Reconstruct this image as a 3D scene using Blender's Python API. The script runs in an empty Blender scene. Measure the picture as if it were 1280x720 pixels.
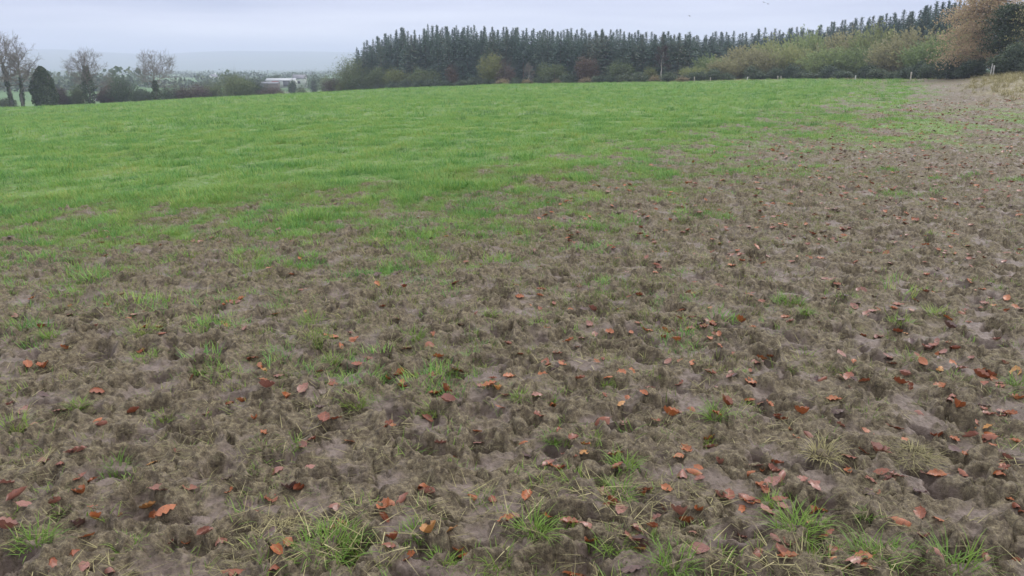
import bpy, math, random
import numpy as np
from mathutils import Vector, Matrix
from mathutils.bvhtree import BVHTree

R = math.radians
rng = np.random.default_rng(11)
random.seed(5)
scene = bpy.context.scene
COL = scene.collection

# ---------------------------------------------------------------- camera
EYE = 1.6
PITCH = 16.2
F = 967.0
cam_d = bpy.data.cameras.new('camera')
cam = bpy.data.objects.new('camera', cam_d)
COL.objects.link(cam)
cam.location = (0, 0, EYE)
cam.rotation_euler = (R(90 - PITCH), 0, 0)
cam_d.sensor_width = 36
cam_d.lens = F / 1280 * 36
cam_d.clip_start = 0.05
cam_d.clip_end = 20000
scene.camera = cam
scene.view_settings.view_transform = 'Standard'
scene.view_settings.look = 'None'
scene.view_settings.gamma = 1
scene.view_settings.exposure = 0.61
scene.cycles.use_denoising = True
scene.cycles.volume_bounces = 2
scene.cycles.max_bounces = 6
scene.cycles.transparent_max_bounces = 8
scene.cycles.volume_step_rate = 1.0

# ---------------------------------------------------------------- sky
SUN_EL, SUN_AZ = 44, 66
world = bpy.data.worlds.new('World')
scene.world = world
world.use_nodes = True
nt = world.node_tree
nt.nodes.clear()


class NT:
    """small helper to wire shader nodes"""
    def __init__(s, t):
        s.t = t

    def n(s, kind, **kw):
        nd = s.t.nodes.new(kind)
        for k, v in kw.items():
            if k.startswith('i_'):
                key = k[2:]
                key = int(key) if key.isdigit() else key.replace('_', ' ')
                if isinstance(v, bpy.types.NodeSocket):
                    s.t.links.new(v, nd.inputs[key])
                else:
                    nd.inputs[key].default_value = v
            else:
                setattr(nd, k, v)
        return nd

    def math(s, op, a, b=0.0, clamp=False):
        nd = s.t.nodes.new('ShaderNodeMath')
        nd.operation = op
        nd.use_clamp = clamp
        for i, v in enumerate((a, b)):
            if isinstance(v, bpy.types.NodeSocket):
                s.t.links.new(v, nd.inputs[i])
            else:
                nd.inputs[i].default_value = v
        return nd.outputs[0]

    def mix(s, f, a, b, blend='MIX'):
        nd = s.t.nodes.new('ShaderNodeMix')
        nd.data_type = 'RGBA'
        nd.blend_type = blend
        for i, v in ((0, f), (6, a), (7, b)):
            if isinstance(v, bpy.types.NodeSocket):
                s.t.links.new(v, nd.inputs[i])
            elif i == 0:
                nd.inputs[i].default_value = v
            else:
                nd.inputs[i].default_value = (*v, 1) if len(v) == 3 else v
        return nd.outputs[2]

    def ramp(s, f, stops):
        nd = s.t.nodes.new('ShaderNodeValToRGB')
        e = nd.color_ramp.elements
        while len(e) < len(stops):
            e.new(0.5)
        for el, (p, c) in zip(e, stops):
            el.position = p
            el.color = (*c, 1) if len(c) == 3 else c
        s.t.links.new(f, nd.inputs[0])
        return nd.outputs[0]

    def smooth(s, v, a, b):
        nd = s.t.nodes.new('ShaderNodeMapRange')
        nd.interpolation_type = 'SMOOTHSTEP'
        nd.inputs[1].default_value = a
        nd.inputs[2].default_value = b
        s.t.links.new(v, nd.inputs[0])
        return nd.outputs[0]

    def link(s, a, b):
        s.t.links.new(a, b)


g = NT(nt)
sky = g.n('ShaderNodeTexSky', sky_type='NISHITA', sun_disc=False, sun_elevation=R(SUN_EL), sun_rotation=R(SUN_AZ))
tc = g.n('ShaderNodeTexCoord')
sep = g.n('ShaderNodeSeparateXYZ', i_0=tc.outputs['Generated'])
zz = g.math('MAXIMUM', sep.outputs[2], 0.0)
mp = g.n('ShaderNodeMapping', i_0=tc.outputs['Generated'])
mp.inputs['Scale'].default_value = (1.3, 1.3, 16)
cl = g.n('ShaderNodeTexNoise', i_0=mp.outputs[0], i_Scale=1.6, i_Detail=4.0, i_Roughness=0.5)
# overcast deck: brighter towards the zenith, soft banks of lighter and darker cloud low down
low = g.ramp(zz, [(0.0, (.48, .515, .66)), (0.035, (.65, .655, .78)), (0.075, (.46, .48, .64)), (0.16, (.56, .58, .71)), (0.5, (.95, .98, 1.06)), (1.0, (1.0, 1.0, 1.0))])
cloud = g.mix(1.0, low, g.ramp(cl.outputs[0], [(0.34, (.74, .77, .83)), (0.5, (1.0, 1.0, 1.0)), (0.64, (1.2, 1.19, 1.13))]), 'MULTIPLY')
gain = g.math('ADD', g.math('MULTIPLY', g.smooth(zz, 0.12, 0.8), .75), 1.0)
bg_c = g.n('ShaderNodeBackground', i_Color=cloud, i_Strength=gain)
bg_s = g.n('ShaderNodeBackground', i_Color=sky.outputs[0], i_Strength=0.05)
mixs = g.n('ShaderNodeMixShader', i_0=0.9)
g.link(bg_s.outputs[0], mixs.inputs[1])
g.link(bg_c.outputs[0], mixs.inputs[2])
wo = g.n('ShaderNodeOutputWorld', i_Surface=mixs.outputs[0])

sun_d = bpy.data.lights.new('sun', 'SUN')
sun_d.energy = 1.5
sun_d.angle = R(13)
sun_d.color = (1.0, 0.96, 0.9)
sun = bpy.data.objects.new('sun', sun_d)
COL.objects.link(sun)
# sky sun_rotation is measured clockwise from +Y
sd = Vector((math.sin(R(SUN_AZ)) * math.cos(R(SUN_EL)), math.cos(R(SUN_AZ)) * math.cos(R(SUN_EL)), math.sin(R(SUN_EL))))
sun.rotation_euler = sd.to_track_quat('Z', 'Y').to_euler()
sun.location = (0, 0, 60)

HAZE_DENSITY = 0.00055

# ---------------------------------------------------------------- numpy noise
_perm = np.random.default_rng(3).permutation(4096).astype(np.int64)
_ga = np.random.default_rng(4).random(4096) * 2 * np.pi
_gx, _gy = np.cos(_ga), np.sin(_ga)


def _h(i, j, seed):
    return _perm[(_perm[(i + seed * 57) & 4095] + j) & 4095]


def perlin(x, y, seed=0):
    xi = np.floor(x).astype(np.int64)
    yi = np.floor(y).astype(np.int64)
    xf = x - xi
    yf = y - yi
    u = xf * xf * xf * (xf * (xf * 6 - 15) + 10)
    v = yf * yf * yf * (yf * (yf * 6 - 15) + 10)

    def gr(i, j, dx, dy):
        h = _h(i, j, seed)
        return _gx[h] * dx + _gy[h] * dy
    a = gr(xi, yi, xf, yf)
    b = gr(xi + 1, yi, xf - 1, yf)
    c = gr(xi, yi + 1, xf, yf - 1)
    d = gr(xi + 1, yi + 1, xf - 1, yf - 1)
    return ((a + (b - a) * u) * (1 - v) + (c + (d - c) * u) * v) * 1.5


def fbm(x, y, oct=3, seed=0, gain=0.5):
    s = 0
    a = 1.0
    for k in range(oct):
        s = s + a * perlin(x, y, seed + k)
        x = x * 2.03 + 13.7
        y = y * 2.03 - 7.1
        a *= gain
    return s


def worley(x, y, seed=0):
    """distance to the nearest feature point and that cell's random number"""
    xi = np.floor(x).astype(np.int64)
    yi = np.floor(y).astype(np.int64)
    best = np.full(x.shape, 9.0)
    sec = np.full(x.shape, 9.0)
    rnd = np.zeros(x.shape)
    for dj in (-1, 0, 1):
        for di in (-1, 0, 1):
            h = _h(xi + di, yi + dj, seed)
            px = xi + di + 0.15 + 0.7 * ((h * 7919) % 4096) / 4096.0
            py = yi + dj + 0.15 + 0.7 * ((h * 104729) % 4093) / 4093.0
            d = np.hypot(x - px, y - py)
            m = d < best
            sec = np.where(m, best, np.minimum(sec, d))
            best = np.where(m, d, best)
            rnd = np.where(m, ((h * 3571) % 4091) / 4091.0, rnd)
    return best, rnd, sec


def sstep(a, b, v):
    t = np.clip((v - a) / (b - a), 0, 1)
    return t * t * (3 - 2 * t)


# ---------------------------------------------------------------- terrain
_FD = np.array([0, 130, 200, 260, 350, 700, 1500, 4000, 9000.])
_FZ = np.array([-5.5, -6.0, -7.4, -8.2, -8.4, -10.5, -16, -24, -30.])


def terrain(x, y):
    x = np.asarray(x, float)
    y = np.asarray(y, float)
    yy = np.clip(y, -40, 210)
    xc = np.clip(x, -200, 60)
    left = -0.044 * (np.sqrt(np.minimum(xc, 0) ** 2 + 9) - 3)
    right = 0.0036 * np.maximum(xc, 0) ** 1.5
    near = -0.0139 * yy + left + right
    d = np.hypot(x, y)
    far = np.interp(d, _FD, _FZ)
    u = x / np.maximum(np.abs(y), 1.0)
    w = sstep(-0.12, -0.26, u) * sstep(125, 230, d)
    w = np.maximum(w, sstep(350, 800, d))
    w = np.where(y < 0, sstep(350, 800, d), w)
    z = near * (1 - w) + far * w
    z = z + .62 * sstep(.535, .635, u) * sstep(34, 58, d) * (y > 0)
    z = z + sstep(15, 90, d) * 0.22 * perlin(x / 23.0, y / 23.0, 40)
    return z


_BX = np.array([-60, -5, -3, -1.4, -.3, 1.1, 3.9, 9.7, 25, 48, 90.])
_BY = np.array([7.8, 8.1, 8.6, 8.2, 9.2, 11.4, 15.6, 24, 51, 100, 190.])


def field_side(x, y):
    yb = np.interp(x, _BX, _BY)
    sl = (np.interp(x + .5, _BX, _BY) - np.interp(x - .5, _BX, _BY))
    return (y - yb) / np.sqrt(1 + sl * sl)


def grass_mask(x, y):
    s = field_side(x, y)
    d = np.hypot(x, y)
    w = 2.2 + 0.05 * d
    n = 1.0 * fbm(x / .9, y / 1.5, 3, 60) + 1.0 * fbm(x / .3, y / .42, 2, 64)
    m = sstep(-1.0, 1.5, s / w + n)
    u = x / np.maximum(y, .5)
    p = sstep(-.70, .50, fbm(x / 1.5, y / 3.0, 4, 70, .65)) * sstep(7, 20, y) * (.52 + .36 * sstep(.2, .5, u) * sstep(10, 24, y))
    p = p * (1 - .8 * sstep(24, 42, y) * sstep(0, -4, s))
    return np.maximum(m, p * (s < 1))


def straw_mask(x, y):
    """pale dead grass at the right-hand field margin and the strip before the trees"""
    u = x / np.maximum(y, .5)
    n = perlin(x / 5, y / 7, 90)
    a = sstep(.55, .63, u + .04 * n) * sstep(30, 42, y)
    e = edge_depth(u)
    b = sstep(11, 3.0, e - y + 3.0 * n) * sstep(-.08, .12, u)
    b = np.where(y > e + 6, 0, b)
    return np.maximum(a, b)


# tree line as (u, depth): base of the hedges and woods round the field
_EU = np.array([-1.2, -.66, -.5, -.4, -.28, -.2, -.1, 0, .1, .22, .35, .45, .55, .62, .68, .8, 1.2])
_ED = np.array([150, 141, 152, 160, 172, 166, 156, 147, 139, 128, 122, 110, 88, 76, 69, 56, 40.])


def edge_depth(u):
    return np.interp(u, _EU, _ED)


# ---------------------------------------------------------------- the ground sheet: one polar mesh
rad = [0.25, .6, 1.0, 1.3]
r = 1.55
while r < 9000:
    rad.append(r)
    r += 0.0042 * (r / 2) ** 1.3
rad = np.array(rad)
FINE = R(47)
ph = np.concatenate([np.linspace(-FINE, FINE, 1300), np.linspace(FINE, 2 * np.pi - FINE, 72)[1:-1]])
NR, NC = len(rad), len(ph)
GX = rad[:, None] * np.sin(ph)[None, :]
GY = rad[:, None] * np.cos(ph)[None, :]
GZ = terrain(GX, GY)
GR = np.broadcast_to(rad[:, None], GX.shape)
GM = grass_mask(GX, GY)
GS = np.where(GY > 0, straw_mask(GX, GY), 0)
CLOD = np.zeros_like(GX)
WET = np.zeros_like(GX)
k_end = int(np.searchsorted(rad, 75))
sl = slice(0, k_end)
x, y, rr = GX[sl], GY[sl], GR[sl]
mud = 1 - 0.72 * GM[sl]
# domain warp so that nothing is round
wx = x + .075 * perlin(x / .19, y / .19, 1) + .028 * perlin(x / .06, y / .06, 2)
wy = y + .075 * perlin(x / .19, y / .19, 3) + .028 * perlin(x / .06, y / .06, 4)
big = fbm(x / .75, y / .6, 3, 10)
f1, c1, _ = worley(wx / .225, wy / .185, 7)           # hoof holes
f2, c2, g2 = worley(wx / .125, wy / .105, 8)         # clods
f3, c3, _ = worley(wx / .055, wy / .05, 9)          # crumbs
hole_r = .19 + .22 * c1
hole = (1 - sstep(hole_r * .55, hole_r * 1.15, f1)) * (c1 > .40)
rim = np.exp(-((f1 - hole_r * 1.35) / .16) ** 2) * (c1 > .36)
clod = np.clip(1 - (f2 / .62) ** 2, 0, 1) * sstep(.25, .8, c2)
crumb = np.clip(1 - (f3 / .6) ** 2, 0, 1) * c3
patch = .20 + .80 * sstep(-.75, .25, fbm(x / .26, y / .21, 4, 20, .6))   # where the surface is torn, else smooth mud
rough = fbm(x / .035, y / .035, 4, 30, .62)
ridg = 1 - np.abs(perlin(wx / .16, wy / .12, 34)) * 2
crack = np.exp(-((g2 - f2) / .13) ** 2) * sstep(-.3, .3, fbm(x / .3, y / .3, 2, 48))
rough2 = fbm(x / .013, y / .013, 2, 44, .6)
h = (.034 * big - hole * (.028 + .068 * c1) + .032 * rim * patch
     + patch * (.038 * clod + .019 * crumb + .0090 * rough + .0016 * rough2 + .020 * ridg - .036 * crack)
     + (1 - patch) * (.010 * fbm(x / .10, y / .07, 3, 36, .6) + .004 * rough) + .014 * perlin(wx / .22, wy / .2, 37))
far_boost = 1 + .1 * sstep(8, 30, rr)
fade = 1 - sstep(45, 72, rr)
h = h * .84 * mud * far_boost * fade
GZ[sl] += h
GX[sl] += fade * mud * (.020 * perlin(x / .10, y / .10, 51) * patch + .006 * perlin(x / .03, y / .03, 53) * patch)
GY[sl] += fade * mud * (.024 * perlin(x / .10, y / .10, 52) * patch + .006 * perlin(x / .03, y / .03, 54) * patch)
CLOD[sl] = np.clip(patch * (.45 + .5 * clod + .3 * rim + .4 * rough) - .5 * hole, 0, 1)
WET[sl] = np.clip((1 - patch) * .9 + .45 * hole - .35 * rough * patch, 0, 1)


def link(o):
    COL.objects.link(o)
    return o


def raw_mesh(name, verts, faces=None, quads=None, tris=None, smooth=False, mat=None):
    me = bpy.data.meshes.new(name)
    v = np.asarray(verts, np.float32)
    me.vertices.add(len(v))
    me.vertices.foreach_set('co', v.ravel())
    loops, starts, n = [], [], 0
    if quads is not None and len(quads):
        q = np.asarray(quads, np.int32)
        loops.append(q.ravel())
        starts.append(np.arange(len(q)) * 4)
        n += q.size
    if tris is not None and len(tris):
        t = np.asarray(tris, np.int32)
        loops.append(t.ravel())
        starts.append(n + np.arange(len(t)) * 3)
        n += t.size
    if n:
        lp = np.concatenate(loops).astype(np.int32)
        st = np.concatenate(starts).astype(np.int32)
        me.loops.add(len(lp))
        me.polygons.add(len(st))
        me.loops.foreach_set('vertex_index', lp)
        me.polygons.foreach_set('loop_start', st)
        me.update(calc_edges=True)
        if smooth:
            me.polygons.foreach_set('use_smooth', np.ones(len(st), bool))
    if mat:
        me.materials.append(mat)
    me.validate()
    return me


def attr(me, name, data, kind='FLOAT'):
    a = me.attributes.new(name, kind, 'POINT')
    a.data.foreach_set('vector' if kind == 'FLOAT_VECTOR' else 'value', np.asarray(data, np.float32).ravel())


def new_mat(name):
    m = bpy.data.materials.new(name)
    m.use_nodes = True
    m.node_tree.nodes.clear()
    t = NT(m.node_tree)
    out = t.n('ShaderNodeOutputMaterial')
    return m, t, out


def tag(o, label=None, cat=None, group=None, kind=None):
    if label:
        o['label'] = label
    if cat:
        o['category'] = cat
    if group:
        o['group'] = group
    if kind:
        o['kind'] = kind
    return o


# ---- ground material: everything here is what the soil is, nothing of how it is lit
def ground_material():
    m, t, out = new_mat('trampled_soil')
    co = t.n('ShaderNodeTexCoord').outputs['Object']
    a_g = t.n('ShaderNodeAttribute', attribute_name='grass').outputs['Fac']
    a_s = t.n('ShaderNodeAttribute', attribute_name='straw').outputs['Fac']
    a_c = t.n('ShaderNodeAttribute', attribute_name='clod').outputs['Fac']
    a_w = t.n('ShaderNodeAttribute', attribute_name='wet').outputs['Fac']
    a_v = t.n('ShaderNodeAttribute', attribute_name='valley').outputs['Fac']
    n1 = t.n('ShaderNodeTexNoise', i_Vector=co, i_Scale=2.2, i_Detail=5.0, i_Roughness=.6).outputs[0]
    n2 = t.n('ShaderNodeTexNoise', i_Vector=co, i_Scale=38.0, i_Detail=6.0, i_Roughness=.7).outputs[0]
    n3 = t.n('ShaderNodeTexNoise', i_Vector=co, i_Scale=170.0, i_Detail=3.0, i_Roughness=.7).outputs[0]
    nf = t.n('ShaderNodeTexNoise', i_Vector=co, i_Scale=.16, i_Detail=5.0, i_Roughness=.6).outputs[0]
    nm = t.n('ShaderNodeTexNoise', i_Vector=co, i_Scale=16.0, i_Detail=7.0, i_Roughness=.75).outputs[0]
    smooth_mud = t.ramp(nm, [(.32, (.060, .042, .033)), (.5, (.112, .083, .069)), (.68, (.172, .133, .114))])
    clod = t.ramp(n2, [(.30, (.024, .018, .011)), (.43, (.068, .051, .033)), (.55, (.117, .094, .060)), (.72, (.21, .178, .112))])
    fib = t.ramp(n3, [(.36, (.6, .6, .6)), (.5, (.97, .97, .97)), (.64, (1.4, 1.38, 1.3))])
    clod = t.mix(.8, clod, fib, 'MULTIPLY')
    mud = t.mix(t.smooth(t.math('ADD', t.math('MULTIPLY', a_w, 1.0), t.math('MULTIPLY', t.math('SUBTRACT', n2, .5), 1.5)), .12, .85), clod, smooth_mud)
    green = t.ramp(nf, [(.3, (.062, .115, .020)), (.5, (.080, .140, .024)), (.72, (.110, .155, .030))])
    green = t.mix(t.math('MULTIPLY', fib, .15), green, (.08, .09, .03))
    c = t.mix(t.smooth(t.math('ADD', a_g, t.math('MULTIPLY', t.math('SUBTRACT', n2, .5), .8)), .35, .85), mud, green)
    straw = t.ramp(n1, [(.3, (.11, .10, .04)), (.7, (.21, .175, .08))])
    c = t.mix(t.math('MULTIPLY', a_s, .6), c, straw)
    # valley floor: patchwork of distant fields
    vo = t.n('ShaderNodeTexVoronoi', i_Vector=co, i_Scale=.006)
    fields = t.ramp(vo.outputs['Color'], [(.15, (.045, .095, .030)), (.5, (.065, .125, .035)), (.85, (.085, .105, .05))])
    c = t.mix(a_v, c, fields)
    rough = t.math('ADD', t.math('MULTIPLY', a_w, -.44), t.math('ADD', t.math('MULTIPLY', n2, .35), .66), True)
    b1 = t.n('ShaderNodeBump', i_Height=n3, i_Strength=.6, i_Distance=.005)
    b2 = t.n('ShaderNodeBump', i_Height=n2, i_Strength=.6, i_Distance=.02, i_Normal=b1.outputs[0])
    p = t.n('ShaderNodeBsdfPrincipled', i_Base_Color=c, i_Roughness=rough, i_Normal=b2.outputs[0])
    p.inputs['Specular IOR Level'].default_value = .3
    t.link(p.outputs[0], out.inputs[0])
    return m


verts = np.stack([GX, GY, GZ], -1).reshape(-1, 3)
ii, jj = np.meshgrid(np.arange(NR - 1), np.arange(NC), indexing='ij')
jn = (jj + 1) % NC
quads = np.stack([ii * NC + jj, ii * NC + jn, (ii + 1) * NC + jn, (ii + 1) * NC + jj], -1).reshape(-1, 4)[:, ::-1]
vc = len(verts)
verts = np.concatenate([verts, [[0, 0, terrain(0, 0)]]])
ctri = np.stack([np.full(NC, vc), (np.arange(NC) + 1) % NC, np.arange(NC)], -1)
gm = raw_mesh('field', verts, quads=quads, tris=ctri, smooth=True, mat=ground_material())
pad = lambda a: np.concatenate([a.ravel(), [0]])
attr(gm, 'grass', pad(GM))
attr(gm, 'straw', pad(GS))
attr(gm, 'clod', pad(CLOD))
attr(gm, 'wet', pad(WET))
VAL = sstep(8, 30, np.where(GY > 0, GR - edge_depth(GX / np.maximum(GY, .5)) * np.hypot(1, GX / np.maximum(GY, .5)), 0)) * (GY > 0)
attr(gm, 'valley', pad(VAL))
field = link(bpy.data.objects.new('field', gm))
tag(field, 'field of trampled brown mud in front and green grass beyond', 'field', kind='structure')

# coarser copy of the near ground for ray casts
kb = int(np.searchsorted(rad, 60))
ri, ci = np.arange(0, kb, 2), np.arange(0, 1300, 2)
bv = np.stack([GX, GY, GZ], -1)[ri][:, ci]
bi, bj = np.meshgrid(np.arange(len(ri) - 1), np.arange(len(ci) - 1), indexing='ij')
w_ = len(ci)
bq = np.stack([bi * w_ + bj, (bi + 1) * w_ + bj, (bi + 1) * w_ + bj + 1, bi * w_ + bj + 1], -1).reshape(-1, 4)
bvh = BVHTree.FromPolygons(bv.reshape(-1, 3).tolist(), bq.tolist(), epsilon=0)


def on_grid(A, x, y):
    i = np.clip(np.searchsorted(rad, np.hypot(x, y)), 0, NR - 1)
    j = np.clip(np.round((np.arctan2(x, y) + FINE) / (2 * FINE) * 1299).astype(int), 0, 1299)
    return A[i, j]


def ground_z(x, y):
    """height of the built sheet under points (nearest vertex)"""
    rr = np.hypot(x, y)
    a = np.arctan2(x, y)
    i = np.clip(np.searchsorted(rad, rr), 0, NR - 1)
    j = np.clip(np.round((a + FINE) / (2 * FINE) * 1299).astype(int), 0, 1299)
    z = GZ[i, j]
    return np.where(np.abs(a) <= FINE, z, terrain(x, y))


_p = R(PITCH)


def ray(px, py):
    c, v = (px - 640) / F, (360 - py) / F
    return Vector((c, math.cos(_p) + v * math.sin(_p), -math.sin(_p) + v * math.cos(_p)))


def on_ground(px, py):
    """the point of the built ground seen at a place in the photograph"""
    d = ray(px, py).normalized()
    hit = bvh.ray_cast(Vector((0, 0, EYE)), d)
    return hit[0], hit[1]


def at_depth(px, Y, py=100):
    """standing point on the terrain at depth Y in the direction of px"""
    d = ray(px, py)
    x = Y * d.x / d.y
    return Vector((x, Y, float(terrain(x, Y))))


def to_px(v):
    """where a point falls in the photograph (for choosing neighbours in labels)"""
    dz = v[2] - EYE
    zc = v[1] * math.cos(_p) - dz * math.sin(_p)
    yc = v[1] * math.sin(_p) + dz * math.cos(_p)
    return 640 + F * v[0] / zc, 360 - F * yc / zc


# ---------------------------------------------------------------- haze
def box_mesh(name, x0, x1, y0, y1, z0, z1, mat=None):
    v = [(a, b, c) for c in (z0, z1) for b in (y0, y1) for a in (x0, x1)]
    q = [(0, 2, 3, 1), (4, 5, 7, 6), (0, 1, 5, 4), (2, 6, 7, 3), (0, 4, 6, 2), (1, 3, 7, 5)]
    return raw_mesh(name, v, quads=q, mat=mat)


hm, t, out = new_mat('valley_haze')
pv = t.n('ShaderNodeVolumePrincipled', i_Density=HAZE_DENSITY)
pv.inputs['Color'].default_value = (.57, .615, .77, 1)
pv.inputs['Anisotropy'].default_value = 0.0
t.link(pv.outputs[0], out.inputs['Volume'])
haze = link(bpy.data.objects.new('haze', box_mesh('haze', -9500, 9500, -9500, 9500, -34, 100, hm)))
tag(haze, 'pale blue haze over the valley', 'haze', kind='stuff')


# ---------------------------------------------------------------- plant materials
def leaf_material(name, stops, rough=.6, trans=.25, spread=.35, drift=0.0):
    """colour from each leaf's own tint plus a shift for the whole plant"""
    m, t, out = new_mat(name)
    a = t.n('ShaderNodeAttribute', attribute_name='tint').outputs['Fac']
    oi = t.n('ShaderNodeObjectInfo').outputs['Random']
    f = t.math('ADD', t.math('MULTIPLY', a, 1 - spread), t.math('MULTIPLY', oi, spread), True)
    if drift:      # stands of different grasses across the field
        gp = t.n('ShaderNodeNewGeometry').outputs['Position']
        g1 = t.n('ShaderNodeTexNoise', i_Vector=gp, i_Scale=.55, i_Detail=7.0, i_Roughness=.75).outputs[0]
        f = t.math('ADD', f, t.math('MULTIPLY', t.math('SUBTRACT', g1, .5), drift), True)
    c = t.ramp(f, stops)
    p = t.n('ShaderNodeBsdfPrincipled', i_Base_Color=c, i_Roughness=rough)
    p.inputs['Specular IOR Level'].default_value = .3
    if trans:
        tr = t.n('ShaderNodeBsdfTranslucent', i_Color=c)
        mx = t.n('ShaderNodeMixShader', i_0=trans)
        t.link(p.outputs[0], mx.inputs[1])
        t.link(tr.outputs[0], mx.inputs[2])
        t.link(mx.outputs[0], out.inputs[0])
    else:
        t.link(p.outputs[0], out.inputs[0])
    return m


def bark_material(name, a, b):
    m, t, out = new_mat(name)
    co = t.n('ShaderNodeTexCoord').outputs['Object']
    mp = t.n('ShaderNodeMapping', i_0=co)
    mp.inputs['Scale'].default_value = (6, 6, 1.6)
    n = t.n('ShaderNodeTexNoise', i_Vector=mp.outputs[0], i_Scale=2.0, i_Detail=5.0, i_Roughness=.7).outputs[0]
    c = t.ramp(n, [(.35, a), (.65, b)])
    bp = t.n('ShaderNodeBump', i_Height=n, i_Strength=.6, i_Distance=.03)
    p = t.n('ShaderNodeBsdfPrincipled', i_Base_Color=c, i_Roughness=.9, i_Normal=bp.outputs[0])
    t.link(p.outputs[0], out.inputs[0])
    return m


M_BARK = bark_material('grey_bark', (.075, .070, .060), (.16, .15, .13))
M_TWIG = bark_material('twig_bark', (.10, .088, .074), (.19, .165, .145))
M_SPRUCE_BARK = bark_material('spruce_bark', (.08, .055, .045), (.15, .11, .09))
M_BIRCH = bark_material('birch_bark', (.20, .18, .16), (.46, .44, .41))
M_SPRUCE = leaf_material('spruce_needles', [(0, (.028, .056, .049)), (.4, (.053, .093, .077)), (.7, (.080, .122, .092)), (1, (.140, .124, .090))], trans=.1, spread=.5)
M_IVY = leaf_material('ivy_leaves', [(0, (.022, .040, .018)), (.6, (.042, .066, .028)), (1, (.075, .095, .040))], .45)
M_DARK = leaf_material('bramble_leaves', [(0, (.032, .052, .035)), (.5, (.066, .096, .058)), (.8, (.098, .130, .070)), (1, (.14, .115, .075))], .5, spread=.4)
M_WILLOW = leaf_material('willow_leaves', [(0, (.155, .180, .080)), (.45, (.255, .285, .115)), (.75, (.33, .315, .15)), (1, (.32, .25, .16))], trans=.45, spread=.6)
M_OLIVE = leaf_material('olive_leaves', [(0, (.055, .080, .036)), (.5, (.105, .140, .058)), (1, (.165, .175, .075))])
M_YELLOW = leaf_material('yellowing_leaves', [(0, (.085, .115, .036)), (.5, (.155, .175, .055)), (1, (.22, .20, .075))])
M_RUSSET = leaf_material('russet_leaves', [(0, (.050, .035, .026)), (.5, (.105, .065, .045)), (1, (.19, .10, .055))])
M_BEECH = leaf_material('copper_beech_leaves', [(0, (.26, .19, .12)), (.45, (.38, .28, .18)), (.75, (.44, .33, .21)), (1, (.36, .34, .15))], trans=.45, spread=.1)
M_REDTWIG = leaf_material('purple_brown_twigs', [(0, (.055, .040, .038)), (.5, (.095, .068, .062)), (1, (.15, .105, .08))])
M_BRACKEN = leaf_material('dead_bracken', [(0, (.13, .095, .055)), (.5, (.23, .18, .10)), (1, (.33, .28, .16))])


# ---------------------------------------------------------------- plant geometry
def cards(P, size, rs, elong=1.6, up=0.0, axis=None):
    """leaf-shaped faces (a bent rhombus of two triangles) at points P"""
    n = len(P)
    d = rs.normal(size=(n, 3)) if axis is None else axis + .45 * rs.normal(size=(n, 3))
    d[:, 2] = d[:, 2] + up
    d /= np.linalg.norm(d, axis=1, keepdims=True) + 1e-9
    o = rs.normal(size=(n, 3))
    s = np.cross(d, o)
    s /= np.linalg.norm(s, axis=1, keepdims=True) + 1e-9
    L = (size * (.6 + .8 * rs.random(n)))[:, None]
    W = L / elong * .5
    nrm = np.cross(d, s)
    a = P - d * L * .5
    b = P + s * W + nrm * W * .25
    c = P + d * L * .5
    e = P - s * W + nrm * W * .25
    v = np.stack([a, b, c, e], 1).reshape(-1, 3)
    k = np.arange(n)[:, None] * 4
    tri = np.concatenate([k + [0, 1, 2], k + [0, 2, 3]], 1).reshape(-1, 3)
    tint = np.repeat(rs.random(n), 4)
    return v, tri, tint


def tubes(segs, sides=4):
    """segs: rows of (x0,y0,z0,x1,y1,z1,r0,r1) -> tapered prisms"""
    S = np.asarray(segs, float)
    n = len(S)
    a, b, r0, r1 = S[:, :3], S[:, 3:6], S[:, 6], S[:, 7]
    d = b - a
    d /= np.linalg.norm(d, axis=1, keepdims=True) + 1e-9
    ref = np.where(np.abs(d[:, 2:3]) > .9, [[1, 0, 0]], [[0, 0, 1]])
    s = np.cross(d, ref)
    s /= np.linalg.norm(s, axis=1, keepdims=True) + 1e-9
    q = np.cross(d, s)
    an = np.arange(sides) * 2 * np.pi / sides
    ring = s[:, None, :] * np.cos(an)[None, :, None] + q[:, None, :] * np.sin(an)[None, :, None]
    v = np.concatenate([a[:, None] + ring * r0[:, None, None], b[:, None] + ring * r1[:, None, None]], 1).reshape(-1, 3)
    k = np.arange(n)[:, None] * sides * 2
    qs = []
    for i in range(sides):
        j = (i + 1) % sides
        qs.append(np.concatenate([k + i, k + j, k + sides + j, k + sides + i], 1))
    return v, np.concatenate(qs)


def leaf_mesh(name, parts, mat, segs=None, seg_tint=.5, sides=3):
    V, T, I, n = [], [], [], 0
    for v, tr, ti in parts:
        V.append(v)
        T.append(tr + n)
        I.append(ti)
        n += len(v)
    Q = None
    if segs is not None and len(segs):
        v, Q = tubes(segs, sides)
        Q = Q + n
        V.append(v)
        I.append(np.full(len(v), seg_tint))
    me = raw_mesh(name, np.concatenate(V), quads=Q, tris=np.concatenate(T) if T else None, mat=mat)
    attr(me, 'tint', np.concatenate(I))
    return me


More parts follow.
